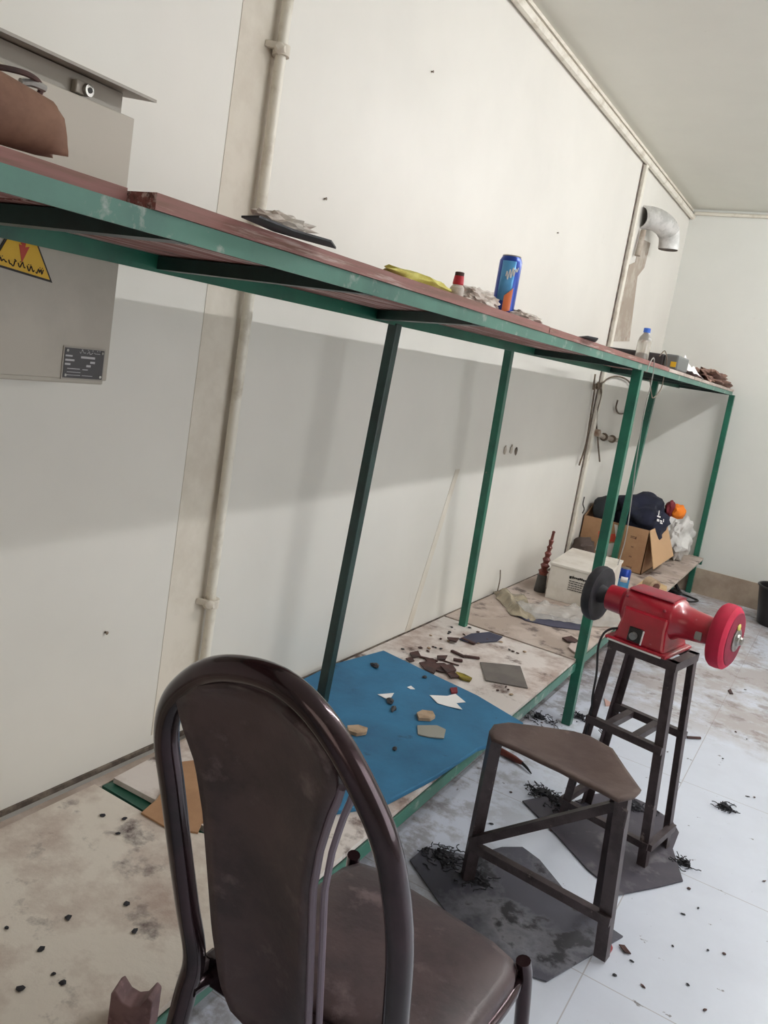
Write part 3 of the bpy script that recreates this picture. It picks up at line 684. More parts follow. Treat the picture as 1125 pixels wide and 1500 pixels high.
can('aerosol_can', (cn.x,cn.y,.2745), .118, .031, 'blue and white drinks can standing on the low shelf behind the black wheel', m_canblue, m_white, m_canlight, ph=(.36,.62))
wd = thing('wood_block', 'pale wooden block with burnt round end on the far low shelf behind the red grinder', 'wood block', (.57,4.6,.275))
a = oz(940,874,.275); b = oz(975,868,.275)
MB().prism([oz(*q_,.275) for q_ in [(930,868),(945,856),(975,870),(973,885),(938,880)]], (0,0,.045)).build('block', m_wood, wd, smooth=0, bevel=.003)
c_ = oz(952,862,.33)
MB().lathe([(.034,0),(.038,.004),(.038,.06),(.03,.065)], (c_.x-.02,c_.y,.359), axis=(.8,-.55,-.1), n=18).build('round_end', m_tan2, wd)
MB().lathe([(.022,0),(.024,.004),(.012,.008)], Vector((c_.x-.02,c_.y,.359))+Vector((.8,-.55,-.1)).normalized()*.065, axis=(.8,-.55,-.1), n=18).build('burnt_end', m_woodburn, wd)
chunk('leather_scrap', 928, 866, .2745, (.022,.02,.016), m_brownscrap, 'dark brown curled scrap between the blue can and pale wooden block', 21, cat='scrap')

# ------------------------------------------------------------------ things on the high shelf
ZS = 1.4815
# curled leather/cardboard roll at the near end
rl = thing('cardboard_roll', 'curled brown cardboard sheet with torn edge at the near left end of the high shelf', 'cardboard', (.45,.45,ZS))
mb = MB(); vs = []; nu, nv = 20, 14
c0 = Vector((.585,.24,ZS)); ax = Vector((.0,1,-.02)).normalized()
for i in range(nu+1):
    a_ = math.radians(-140 + 300*i/nu)
    for j in range(nv+1):
        ln = .0+.335*j/nv
        if j == nv: ln += .018*noise.noise(Vector((i*.9,0,3))) - .035*abs(math.sin(a_*.5+.3))
        r2 = .044-.020*(j/nv)**1.5+.003*math.sin(a_*2)
        vs.append(c0 + ax*ln + Vector((math.cos(a_)*r2*1.15, 0, r2+.009+math.sin(a_)*r2+.010*(j/nv)**2)))
fs = [(i*(nv+1)+j,(i+1)*(nv+1)+j,(i+1)*(nv+1)+j+1,i*(nv+1)+j+1) for i in range(nu) for j in range(nv)]
o = mb.add(vs,fs).build('rolled_sheet', M('brown_card_roll',(132,98,80),.85,rgb2=(110,78,64),scale=8), rl, smooth=60); q_ = o.modifiers.new('s','SOLIDIFY'); q_.thickness=.005
lp = thing('strap_loop', 'dark strap loop hanging above the curled cardboard in front of the cabinet', 'strap', (.47,.5,1.6))
pts = [ox(*q_,.46) for q_ in [(-30,95),(0,100),(30,108),(52,117),(66,128),(64,138),(48,138),(22,132),(0,117),(-20,108)]]
MB().tube(smooth_path([(p_.x+.01*math.sin(i),p_.y,p_.z) for i,p_ in enumerate(pts)],5), .0035, 8).build('strap', m_brownscrap, lp)
p_ = pts[3]
MB().tube(smooth_path([ox(*q_,.46) for q_ in [(30,120),(45,121),(58,126),(66,130)]],5), .0045, 8).build('buckle', m_silver, lp)
# black sheet with crumpled wrapper
scrap('rubber_sheet', [(353,320),(380,320),(430,340),(485,356),(492,366),(440,352),(400,340)], ZS, .0025, m_black, 'thin black rubber sheet on the high shelf under a crumpled wrapper', 'rubber sheet', warp=.004)
c = oz(410,335,ZS+.004)
MB().blob((c.x-.02,c.y+.03,ZS+.016),(.02,.055,.012),3,.6,3,3,flat=ZS+.0065).build('crumpled_wrapper', m_milky, smooth=30, label='crumpled beige wrapper on the black sheet near the riser pipe', cat='wrapper')
# yellow cloth
c = oz(625,425,ZS); 
MB().blob((c.x-.015,c.y,ZS+.012),(.035,.155,.016),8,.5,2.5,3,flat=ZS+.0005,rot=.12).build('yellow_cloth', m_ycloth, smooth=50, label='crumpled yellow cloth lying on the high shelf left of the red cap', cat='cloth')
# bottle lying with red cap + clear bag
c = oz(677,438,ZS)
bt = thing('glue_bottle', 'small pale bottle with red cap standing on the high shelf beside the yellow cloth', 'bottle', (c.x-.02,c.y+.01,ZS))
bb = Vector((c.x-.02,c.y+.01,ZS))
MB().lathe([(.014,0),(.015,.003),(.015,.022),(.010,.028)], bb, n=16).build('bottle_body', m_milky, bt)
MB().lathe([(.010,.028),(.0115,.03),(.010,.046)], bb, n=16).build('red_cap', m_redcap, bt)
MB().lathe([(.0095,.046),(.0095,.053),(.008,.054)], bb, n=16).build('cap_top', m_brownscrap, bt)
c = oz(708,450,ZS)
MB().blob((c.x-.015,c.y,ZS+.016),(.025,.10,.021),5,.5,2.8,4,flat=ZS+.0005,rot=.05).build('clear_bag', m_milky, smooth=40, label='crumpled clear plastic bag between the red cap and the blue can', cat='plastic bag')
cn = oz(744,461,ZS)
kc = can('drink_can', (cn.x-.02,cn.y+.01,ZS), .134, .0265, 'tall blue energy drink can with orange slash standing on the high shelf', m_canblue, m_canlight, m_canblue)
# script and orange slash on the can, facing the camera side
def oncan(pts, m, nm, r=.0265, h0=0):
    B0 = Vector(kc.location); mb = MB(); vs = []
    for a_, h_ in pts: a2 = math.radians(a_); vs.append(B0+Vector((math.cos(a2)*(r+.0017),math.sin(a2)*(r+.0017),h_)))
    cen_ = Vector((math.cos(math.radians(-60)),math.sin(math.radians(-60)),0))*.0008
    mb.prism(vs, cen_); mb.build(nm, m, kc, smooth=0)
for k in range(5):
    a0_ = -72+k*8.0; a1_ = a0_+8.0
    h0_ = .004+ .003*k; oncan([(a0_,h0_*.4+.002),(a1_,h0_*.4+.002),(a1_,.045+.004*k),(a0_,.041+.004*k)], m_canorange, 'orange_slash')
B0 = Vector(kc.location); scp = []
for k in range(22):
    a2 = math.radians(-80+2.6*k); scp.append(B0+Vector((math.cos(a2)*.0288,math.sin(a2)*.0288,.085+.0009*k+.011*math.sin(k*1.25)*(1 if k<16 else .4))))
MB().tube(smooth_path(scp,2), .0012, 6).build('script_lettering', m_white, kc)
c = oz(770,468,ZS)
MB().blob((c.x-.02,c.y+.03,ZS+.008),(.03,.11,.011),14,.5,2.8,4,flat=ZS+.0005,rot=.05).build('plastic_film', m_milky, smooth=40, label='flat clear plastic film on the high shelf right of the blue can', cat='plastic film')
ZS2=1.478
scrap('rubber_scrap', [(838,496),(860,495),(876,498),(872,502),(850,501)], ZS2+.002, .004, m_black, 'flat black scrap on the high shelf left of the black case', warp=.008)
# black case with grey end
cs = thing('black_case', 'black case with grey end cap and yellow sticker on the far high shelf', 'case', (.4,4.02,1.4785))
def cbox(x0,x1,y0,y1,z0,z1,m,nm,bev=.006): MB().box((x0,y0,z0),(x1,y1,z1)).build(nm, m, cs, smooth=0, bevel=bev)
cbox(.215,.525,3.92,4.16,1.4785,1.545, M('black_case_shell',(44,38,40),.5), 'case_body', .012)
cbox(.525,.587,3.915,4.165,1.4785,1.548, M('grey_case_end',(98,100,98),.5), 'end_cap', .008)
cbox(.556,.580,3.913,3.916,1.492,1.516, m_yellow, 'yellow_sticker', 0)
cbox(.36,.53,3.895,3.916,1.4785,1.489, m_wood, 'wooden_strip', 0)
# water bottle
wb0 = Vector((.435,3.86,1.4785))
wb = thing('water_bottle', 'clear plastic water bottle with blue cap standing in front of the black case', 'bottle', tuple(wb0))
MB().lathe([(.028,0),(.031,.006),(.030,.03),(.031,.034),(.030,.06),(.031,.064),(.031,.105),(.026,.125),(.014,.142),(.012,.15)], wb0, n=24).build('bottle_body', m_plastic, wb)
MB().lathe([(.0155,.148),(.0155,.166),(.014,.168)], wb0, n=20).build('cap', m_bluecap, wb)
sheet('crumpled_paper', [(.42,4.2,0),(.575,4.18,0),(.575,4.72,0),(.42,4.72,0)], 1.4785, 14, 12, .07, 14, .001, m_white, 'crumpled white paper on the high shelf next to the grey case end', 'paper', 2, .075, lambda u,v: (.4+.6*u)*(1-v)*.95)
MB().blob((.505,5.42,1.503),(.055,.58,.052),9,.75,2.6,4,flat=1.4785,rot=.0).build('brown_rag', m_rag, smooth=30, label='crumpled brown rag at the far end of the high shelf', cat='rag')

# two thin cables hanging over the front rail
cbl = thing('hanging_cable', 'thin grey cable looped over the far shelf and hanging in front of the green posts', 'cable', (.62,3.3,1.4))
pts = [ox(*q_,.62) for q_ in [(947,545),(953,530),(958,525),(957,545),(952,570),(944,600),(936,650),(930,690),(924,740),(916,790),(905,828)]]
MB().tube(smooth_path(pts,5), .0022, 6).build('cable', m_ltcable, cbl)
cbl2 = thing('hanging_cable', 'thin dark cable dangling from the black case beside the middle post', 'cable', (.6,3.7,1.4))
pts = [ox(*q_,.59) for q_ in [(966,522),(974,514),(977,530),(973,550),(968,570),(957,583),(954,575),(952,556)]]
MB().tube(smooth_path(pts,5), .0022, 6).build('cable', m_cable, cbl2)

# ------------------------------------------------------------------ fittings on the wall under the shelf
wc_ = thing('cable_coil', 'brown cable coil and hanging leads on the left wall under the high shelf', 'cable', (.02,5.0,1.2))
def wtube(px, r, m, nm, par, x=.02, n=6):
    MB().tube(smooth_path([Vector((x+.004*math.sin(i*1.7),)+tuple(ox(*q_,x))[1:]) for i,q_ in enumerate(px)],6), r, n).build(nm, m, par)
wtube([(872,548),(868,570),(872,565),(866,610),(858,650),(848,680),(852,672)], .005, m_cable, 'lead', wc_)
wtube([(876,560),(880,575),(874,610),(877,650),(878,676)], .005, m_cable, 'lead', wc_)
wtube([(880,562),(895,552),(912,553),(924,562),(926,580),(918,602),(908,606),(903,598),(904,586)], .0055, m_cable, 'loop', wc_)
c = ox(877,565,.02); MB().blob(c,(.018,.03,.022),3,.4,2,2).build('knot', m_cable, wc_)
tp = thing('pipe_stub', 'short brown tap fitting on a pipe stub on the wall behind the posts', 'tap', (.03,5.2,1.03))
P_ = [ox(*q_,.03) for q_ in [(874,634),(884,640),(896,643),(910,646)]]
MB().tube(smooth_path(P_,5), .014, 12).build('pipe', m_patch, tp)
MB().tube([Vector((0,P_[0].y,P_[0].z)),P_[0]+Vector((.02,0,0))], .022, 14).build('flange', m_patch, tp)
for k in (1,2): MB().lathe([(.02,0),(.026,.01),(.02,.03)], P_[k], axis=(P_[k+1]-P_[k])if k<3 else (0,1,0), n=12).build('nut', m_cable, tp)
so = thing('wall_socket_hole', 'broken socket hole with loose wires in the left wall between the two green back posts', 'socket', (.004,3.65,.99))
for (a_,b_) in ((741,655),(750,655),(757,657)):
    c = ox(a_,b_,.004); MB().blob((.003,c.y,c.z-.012),(.004,.014,.022),a_,.5,2,2).build('hole', m_groove if a_==757 else m_patch, so)
wr = thing('wire_stub', 'thin dark wire stub poking out of the left wall above the cardboard box', 'wire', (.01,4.75,.8))
wtube([(856,728),(853,738),(856,746),(854,752)], .0035, m_ink, 'wire', wr)
cr = thing('wire_stub', 'short grey wire poking up by the wall behind the plastic bag', 'wire', (.01,3.6,.35))
wtube([(733,835),(731,850),(728,870)], .003, m_cable, 'wire', cr)

for (a_,b_,lab) in ((475,291,'small rusty nail stub in the left wall above the black rubber sheet'),(632,105,'tiny nail stub high on the left wall right of the riser pipe'),(154,926,'small rusty nail stub low on the left wall, left of the riser pipe'),(816,341,'tiny dark nail stub in the left wall, high above the drink can')):
    c = ox(a_,b_,0); MB().tube([(0,c.y,c.z),(.006,c.y,c.z),(.007,c.y,c.z)], [.0025,.0025,.0045], 8).build('nail', m_cable, label=lab, cat='nail')

# ------------------------------------------------------------------ bench grinder and stand
RZ = math.radians(-10.5); GZ = .62; GC = Vector((.975,2.49,0))
st_ = thing('grinder_stand', 'brown angle iron stand with splayed legs carrying the red bench grinder', 'stand', tuple(GC), RZ)
def L_(mb, nm, m, par, **k): return mb.build(nm, m, par, xf=True, **k)
hx, hy, fx_, fy_ = .10, .088, .145, .093
for sx in (-1,1):
    for sy in (-1,1):
        mb = MB(); mb.angle((sx*(fx_),sy*fy_,0.005),(sx*hx,sy*hy,GZ-.002), .026, .004, (-sx,0,0), (0,-sy,0)); L_(mb,'leg',m_iron,st_,smooth=0)
for sy in (-1,1):
    L_(MB().angle((-hx-.004,sy*(hy+.002),GZ),(hx+.004,sy*(hy+.002),GZ), .026, .004, (0,0,-1),(0,-sy,0)),'top_rail',m_iron,st_,smooth=0)
for sx in (-1,1):
    L_(MB().angle((sx*(hx+.004),-hy,GZ),(sx*(hx+.004),hy,GZ), .026, .004, (0,0,-1),(-sx,0,0)),'side_rail',m_iron,st_,smooth=0)
zs=.36; k_=(GZ-zs)/GZ; ax_=hx+(fx_-hx)*k_; ay_=hy+(fy_-hy)*k_
L_(MB().bar((-ax_,ay_,zs),(ax_,ay_,zs),.022,.022),'shelf_rail',m_iron,st_,smooth=0)
L_(MB().bar((-ax_,-ay_,zs),(ax_,-ay_,zs),.022,.022),'shelf_rail',m_iron,st_,smooth=0)
for x_ in (-.055,.03): L_(MB().bar((x_,-ay_,zs),(x_,ay_,zs),.022,.02),'shelf_bar',m_iron,st_,smooth=0)
for sx in (-1,1): L_(MB().bar((sx*.141,-.092,.07),(sx*.141,.092,.07),.02,.02),'foot_rail',m_iron,st_,smooth=0)
L_(MB().bar((-.14,-.09,.07),(.14,-.09,.07),.02,.02),'foot_rail',m_iron,st_,smooth=0)

gd = thing('bench_grinder', 'red bench grinder with a black wheel and a thick red felt wheel', 'bench grinder', (GC.x,GC.y,GZ+.001), RZ)
AZ = .098  # axle height above stand
def sect(x, w, h, zc, e=.45, n=28, yoff=0):
    out = []
    for k in range(n):
        a_ = 2*math.pi*k/n; c_, s_2 = math.cos(a_), math.sin(a_)
        out.append(Vector((x, yoff+w*abs(c_)**e*(1 if c_ >= 0 else -1), zc+h*abs(s_2)**e*(1 if s_2 >= 0 else -1))))
    return out
def loft(secs):
    n = len(secs[0]); mb = MB(); vs = [v for s in secs for v in s]; fs = []
    for i in range(len(secs)-1):
        for j in range(n): fs.append((i*n+j,i*n+(j+1)%n,(i+1)*n+(j+1)%n,(i+1)*n+j))
    fs += [tuple(range(n-1,-1,-1)), tuple((len(secs)-1)*n+j for j in range(n))]
    return mb.add(vs, fs)
# motor body with necks
body = loft([sect(-.165,.040,.040,AZ,1),sect(-.115,.042,.042,AZ,1),sect(-.108,.052,.050,AZ,.9),sect(-.098,.062,.058,AZ,.75),sect(-.09,.066,.061,AZ,.7),
             sect(.045,.068,.061,AZ,.7),sect(.055,.064,.058,AZ,.75),sect(.066,.054,.05,AZ,.9),sect(.10,.048,.045,AZ,1),sect(.152,.042,.040,AZ,1)])
L_(body,'motor_housing',m_red,gd,smooth=40)
# pedestal: flares from the motor down to the foot
ped = MB(); 
lv = [(.108,-.088,.050,.072),(.07,-.086,.050,.080),(.02,-.094,.058,.090),(.010,-.098,.062,.093)]
rings = []
for z_,xa,xb,yh in lv: rings.append([Vector((xa,-yh,z_)),Vector((xb,-yh,z_)),Vector((xb,yh,z_)),Vector((xa,yh,z_))])
vs = [v for r in rings for v in r]; fs = []
for i in range(3):
    for j in range(4): fs.append((i*4+j,i*4+(j+1)%4,(i+1)*4+(j+1)%4,(i+1)*4+j))
fs += [(0,1,2,3),(15,14,13,12)]
L_(ped.add(vs,fs),'pedestal',m_red,gd,smooth=0,bevel=.008)
ft = MB().box((-.115,-.1,.0),(.075,.1,.011)); L_(ft,'base_flange',m_red,gd,smooth=0,bevel=.004)
L_(MB().box((-.105,-.102,-.0005),(.06,-.0995,.004)),'gasket',m_white,gd,smooth=0)
sw = MB().box((-.050,-.095,.016),(-.010,-.082,.058), rot=Matrix.Rotation(math.radians(-9),3,'X')); sw = L_(sw,'switch_plate',m_blackgl,gd,smooth=0,bevel=.002)
L_(MB().tube([(-.031,-.092,.036),(-.031,-.105,.035)],.011,16),'switch_knob',m_silver,sw)
L_(MB().box((-.009,-.094,.014),(-.0065,-.085,.056), rot=Matrix.Rotation(math.radians(-9),3,'X')),'switch_edge',m_white,sw,smooth=0)
L_(loft([sect(-.088,.052,.006,AZ+.058,.9),sect(.045,.052,.006,AZ+.058,.9)]),'top_seam',m_reddust,gd,smooth=40)
for (a_,b_,c_) in ((-.088,-.06,.136),(.03,-.066,.128),(.045,-.05,.142)):
    L_(MB().blob((a_,b_,c_),(.005,.005,.005),1,.1,1,2),'screw',m_reddust,gd)
L_(MB().box((.118,-.046,.072),(.138,-.036,.098)),'worn_patch',m_silver,gd,smooth=0,bevel=.003)
# black wheel
bw = MB(); pr = [(.02,-.222),(.06,-.224),(.080,-.222),(.086,-.214),(.087,-.200),(.085,-.192),(.074,-.190),(.06,-.196),(.03,-.196),(.026,-.182),(.022,-.168)]
nseg = 40; ax3 = Vector((1,0,0)); vs = []
for r_, h_ in pr:
    for j in range(nseg):
        a_ = 2*math.pi*j/nseg; rr_ = r_*(1+(.018*noise.noise(Vector((a_*4,h_*50,0)))+(.012 if j%2 else 0) if r_ > .07 else 0))
        vs.append(Vector((h_, math.cos(a_)*rr_, AZ+math.sin(a_)*rr_)))
fs = [(i*nseg+j,i*nseg+(j+1)%nseg,(i+1)*nseg+(j+1)%nseg,(i+1)*nseg+j) for i in range(len(pr)-1) for j in range(nseg)]
fs += [tuple(range(nseg-1,-1,-1)), tuple((len(pr)-1)*nseg+j for j in range(nseg))]
L_(bw.add(vs,fs),'black_wheel',m_black,gd,smooth=40)
# red felt wheel
W0,W1 = .160,.212
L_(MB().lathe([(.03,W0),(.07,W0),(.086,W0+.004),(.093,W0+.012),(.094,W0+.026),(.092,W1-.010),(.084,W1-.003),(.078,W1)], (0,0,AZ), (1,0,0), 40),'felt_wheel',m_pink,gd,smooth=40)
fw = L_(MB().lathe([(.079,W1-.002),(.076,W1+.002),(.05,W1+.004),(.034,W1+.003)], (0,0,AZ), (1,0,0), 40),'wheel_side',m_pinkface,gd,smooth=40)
L_(MB().lathe([(.034,W1+.001),(.034,W1+.007),(.03,W1+.009),(.018,W1+.009),(.016,W1+.014),(.012,W1+.016),(.01,W1+.022),(.004,W1+.023)], (0,0,AZ), (1,0,0), 24),'arbor_flange',m_silver,gd,smooth=40)
L_(MB().blob((W1+.006,-.004,AZ+.036),(.004,.012,.012),4,.2,2,2),'worn_sticker',m_ycloth,gd,smooth=40)
# mains cable of the grinder
pts = [GC+Vector((-.06,-.02,GZ+.045))] + [oz(0,0,0)]*0
pth = [oy(*q_,2.42) for q_ in [(905,920),(893,922),(883,930),(876,950),(874,985),(868,1020),(866,1045),(858,1075),(850,1110),(842,1150)]]
kk = thing('grinder_cable', 'black mains cable hanging from the grinder down the left of its stand', 'cable', tuple(pth[-1]))
MB().tube(smooth_path(pth,6), .0035, 8).build('cable', m_blackgl, kk)

# ------------------------------------------------------------------ low stool
so_ = thing('low_stool', 'three legged brown iron stool with leather seat in front of the grinder stand', 'stool', (.95,1.93,0))
SH = .45
def leg(a, b, r1, r2, wd=.03): return MB().angle(a, b, wd, .004, r1, r2).build('leg', m_iron, so_, smooth=0)
fl = Vector((.722,1.925,0.006)); frt = Vector((1.115,1.895,.006)); fbk = Vector((oz(880,1335,0).x,oz(880,1335,0).y,.006))
tl = Vector((.738,1.885,SH-.008)); tr = Vector((1.092,1.850,SH-.008)); tbk = Vector((1.065,1.90,SH-.008))
leg(fl, tl, (.8,.6,0), (-.6,.8,0)); leg(frt, tr, (-1,.1,0), (.1,1,0)); leg(fbk, tbk, (-1,0,0), (0,-1,0), .022)
zz = .13; q_ = lambda a,b,z_: a+(b-a)*(z_-a.z)/(b.z-a.z)
MB().bar(q_(fl,tl,.12),q_(frt,tr,.12), .022,.022).build('stretcher', m_iron, so_, smooth=0)
MB().bar(q_(fl,tl,.13),q_(fbk,tbk,.385), .022,.022).build('stretcher', m_iron, so_, smooth=0)
MB().bar(q_(frt,tr,.39),q_(fbk,tbk,.39), .004,.045).build('corner_plate', m_iron, so_, smooth=0)
# seat: dished sheet with a rolled front lip
outl = [oz(*a,SH) for a in [(717,1074),(724,1064),(745,1061),(800,1068),(840,1074),(862,1080),(880,1090),(896,1099),(915,1128),(938,1160),(930,1168),(906,1174),(880,1160),(850,1146),(820,1130),(790,1116),(760,1101),(730,1088),(720,1084)]]
c = sum(outl, Vector())/len(outl); vs = []; n = len(outl); ring_s = (1,.94,.75,.5,.25)
for s in ring_s:
    for p_ in outl:
        v = c+(p_-c)*s; v.z = SH - (.016*(1-s**2)) + (0 if s < 1 else -.004); vs.append(v)
vs.append(Vector((c.x,c.y,SH-.017))); N_ = len(vs); fs = []
for i in range(len(ring_s)-1):
    for j in range(n): fs.append((i*n+j,i*n+(j+1)%n,(i+1)*n+(j+1)%n,(i+1)*n+j))
for j in range(n): fs.append(((len(ring_s)-1)*n+j,(len(ring_s)-1)*n+(j+1)%n,N_-1))
o = MB().add(vs,fs).build('seat', m_leather, so_, smooth=60); md = o.modifiers.new('s','SOLIDIFY'); md.thickness=.009; md.offset=1

# ------------------------------------------------------------------ chair
ch = thing('dining_chair', 'dark tubular chair with arched back and worn brown vinyl seat in the foreground', 'chair', (.9,.98,0))
Kc = .25
def cp(u, z): return Vector((.72+u, .83-Kc*(z-.45), z))
arch = [(-.002,.462),(-.009,.55),(-.016,.65),(-.022,.75),(-.026,.82),(-.014,.872),(.012,.912),(.055,.95),(.105,.972),(.158,.979),(.202,.966),(.241,.934),(.276,.889),(.304,.839),(.321,.777),(.330,.70),(.330,.60),(.328,.53),(.325,.462)]
pts = [cp(u,z) for u,z in arch]
left_leg = [Vector((.705,.77,.02)), Vector((.712,.80,.25)), Vector((.716,.82,.40))]; right_leg = [Vector((1.055,.82,.40)), Vector((1.06,.80,.25)), Vector((1.067,.77,.02))]
MB().tube(smooth_path(left_leg+pts+right_leg, 5), .0165, 18).build('back_frame', m_chrome, ch, smooth=60)
# backrest panel, curved, hugging the arch
def edge(h):  # left / right u by height
    L = [(.405,.105),(.418,.076),(.464,.057),(.56,.048),(.66,.046),(.75,.044),(.82,.036),(.87,.016),(.903,.010),(.93,.034),(.945,.068),(.955,.1)]
    R = [(.405,.180),(.43,.195),(.485,.204),(.62,.208),(.72,.211),(.784,.221),(.839,.235),(.882,.250),(.909,.244),(.93,.225),(.946,.198),(.955,.17)]
    def ip(T):
        for (a,b),(c_,d) in zip(T,T[1:]):
            if h <= c_: return b+(d-b)*(h-a)/(c_-a)
        return T[-1][1]
    return ip(L), ip(R)
nu, nv = 30, 12; vs = []
for i in range(nu+1):
    h = .405+(.952-.405)*i/nu; a_, b_ = edge(h)
    for j in range(nv+1):
        t = j/nv; u = a_+(b_-a_)*t; v = cp(u,h); v.y += -.008 + .018*math.sin(math.pi*t)
        vs.append(v)
I = lambda i,j: i*(nv+1)+j
fs = [(I(i,j),I(i+1,j),I(i+1,j+1),I(i,j+1)) for i in range(nu) for j in range(nv)]
o = MB().add(vs,fs).build('backrest', m_vinyl, ch, smooth=60); md = o.modifiers.new('s','SOLIDIFY'); md.thickness=.014; md.offset=0
bk = o
for off,rad in ((.004,.0048),(.016,.0045)):
    pts_ = []
    for i in range(24):
        h = .42+(.885-.42)*i/23; a_,b_ = edge(h); v = cp(b_+off*.95,h); v.y += -.010+off*.6; pts_.append(v)
    MB().tube(pts_, rad, 8).build('piping', m_piping, bk)
# seat
sv = [(.745,.885),(.90,.88),(1.05,.885),(1.078,.90),(1.088,1.0),(1.094,1.14),(1.08,1.175),(1.04,1.19),(.92,1.205),(.80,1.215),(.765,1.205),(.75,1.17),(.738,1.0),(.731,.90)]
mb = MB(); cc = Vector((.91,1.0)); vs = []; n = len(sv); rs = [(1,-.022),(1,-.004),(.975,.003),(.9,.008),(.6,.012),(.3,.012)]
for s,dz in rs:
    for a_,b_ in sv: vs.append(Vector((cc.x+(a_-cc.x)*s, cc.y+(b_-cc.y)*s, .445+dz)))
fs = [(i*n+j,i*n+(j+1)%n,(i+1)*n+(j+1)%n,(i+1)*n+j) for i in range(len(rs)-1) for j in range(n)] + [tuple(range(n-1,-1,-1)), tuple((len(rs)-1)*n+j for j in range(n))]
mb.add(vs,fs).build('seat', m_vinyl, ch, smooth=60)
# seat frame and front legs
zf = .415
MB().tube(smooth_path([(.725,.82,zf),(.735,1.0,zf),(.748,1.18,zf),(.79,1.222,zf),(.92,1.215,zf),(1.05,1.198,zf),(1.09,1.165,zf),(1.082,1.0,zf),(1.055,.82,zf)],5), .011, 12).build('seat_frame', m_chrome, ch)
MB().tube(smooth_path([(1.092,1.175,.452),(1.10,1.185,.40),(1.115,1.205,.2),(1.13,1.22,.01)],5), .012, 12).build('leg', m_chrome, ch)
MB().tube(smooth_path([(.752,1.205,.452),(.748,1.215,.40),(.74,1.235,.2),(.73,1.25,.01)],5), .012, 12).build('leg', m_chrome, ch)
MB().bar((.716,.866,.423),(1.06,.866,.423), .022,.05).build('cross_bar', m_chrome, ch, bevel=.004)
MB().bar((.719,.832,.428),(.719,.875,.428), .012,.03).build('brace', m_iron, ch, smooth=0)

# ------------------------------------------------------------------ mats and litter on the floor
def floor_poly(name, px, th, m, lab, cat, warp=.002):
    return scrap(name, px, .0005, th, m, lab, cat, warp=warp)
floor_poly('rubber_mat', [(600,1262),(622,1243),(655,1250),(690,1255),(735,1243),(765,1243),(790,1262),(830,1310),(870,1345),(912,1374),(860,1404),(800,1440),(740,1420),(690,1385),(640,1320)], .004, m_mat2, 'worn grey rubber mat under the front of the low stool', 'mat', .003)
floor_poly('rubber_mat', [(765,1175),(800,1168),(830,1180),(870,1165),(905,1160),(950,1180),(985,1205),(994,1222),(985,1245),(1000,1292),(960,1302),(905,1313),(860,1275),(815,1225)], .004, m_mat, 'dark grey rubber mat under the grinder stand', 'mat', .003)
def shav(name, px, py, n, spread, lab, seed, z=.0045, rad=.02):
    rnd = random.Random(seed); mb = MB(); c = oz(px,py,z)
    mb.blob((c.x,c.y,z+.006),(rad*1.3,rad,.009),seed,.8,3,3,flat=z)
    for k in range(n):
        a = Vector((c.x+rnd.gauss(0,spread),c.y+rnd.gauss(0,spread*.8),z+.003)); pts = [a]
        d = rnd.random()*6.28
        for s in range(5): d += rnd.gauss(0,.8); pts.append(pts[-1]+Vector((math.cos(d)*.007,math.sin(d)*.007,rnd.uniform(-.002,.004)*(s>0)))) 
        for p_ in pts: p_.z = max(p_.z, z+.002)
        mb.tube(pts, .0014, 5)
    return mb.build(name, m_shav, smooth=0, label=lab, cat='shavings', kind='stuff')
shav('rubber_shavings', 650, 1256, 70, .035, 'heap of curly black rubber shavings at the left end of the worn mat', 3)
shav('rubber_shavings', 795, 1163, 60, .028, 'heap of black rubber shavings under the stool between the two mats', 5, .0005)
shav('rubber_shavings', 820, 1178, 60, .028, 'black rubber shavings piled around the left foot of the grinder stand', 7)
shav('rubber_shavings', 1062, 1184, 26, .018, 'loose tuft of black shavings on the white floor right of the grinder stand', 9, .0005, .014)
shav('rubber_shavings', 1002, 1266, 22, .016, 'small tuft of black shavings at the right edge of the dark mat', 11, .0005, .012)
shav('rubber_shavings', 700, 1290, 20, .03, 'thin scatter of black shavings at the foot of the left stool leg', 12)
shav('rubber_shavings', 925, 1180, 40, .04, 'black dust and shavings under the grinder stand in the middle of the dark mat', 15)
# round-handled awl
a = oz(727,1096,.012); b = oz(765,1118,.012); c = oz(779,1130,.012)
aw = thing('awl', 'brown handled awl with black tip lying on the floor behind the left stool leg', 'awl', tuple((a+b)/2-Vector((0,0,.012))))
MB().tube([a,a+(b-a)*.2,a+(b-a)*.7,b], [.008,.0115,.0115,.007], 12).build('handle', m_redbrown, aw); MB().tube([b,(b+c)/2+Vector((0,0,-.002)),Vector((c.x,c.y,.004))], [.006,.005,.002], 10).build('tip', m_blackgl, aw)
# plug
pc = oz(886,1080,.015)
pg = thing('mains_plug', 'black mains plug with short cable on the floor between the stand legs', 'plug', (pc.x,pc.y,0))
MB().blob((pc.x,pc.y,.016),(.013,.018,.0155),1,.15,2,3).build('plug_body', m_blackgl, pg)
for s in (-1,1): MB().tube([(pc.x-.004,pc.y+.012*s*.6,.022),(pc.x-.03,pc.y+.012*s*.6+.01,.034)], .002, 6).build('pin', m_slate, pg)
MB().tube(smooth_path([(pc.x,pc.y-.01,.012),(pc.x+.01,pc.y-.05,.005),(pc.x-.02,pc.y-.10,.004),(pc.x-.06,pc.y-.13,.004)],5), .0035, 8).build('plug_cable', m_blackgl, pg)
stk = oz(1007,1080,.006); st2 = oz(1026,1081,.006)
MB().tube([stk,st2], .0055, 8).build('brown_stick', m_brownscrap, label='short brown stick on the white floor right of the grinder stand', cat='stick')
scrap('leather_scrap', [(885,1024),(895,1030),(903,1034),(887,1035)], .0005, .003, M('pink_scrap',(196,160,150),.7), 'pinkish triangular scrap on the floor behind the stand leg', warp=.004)
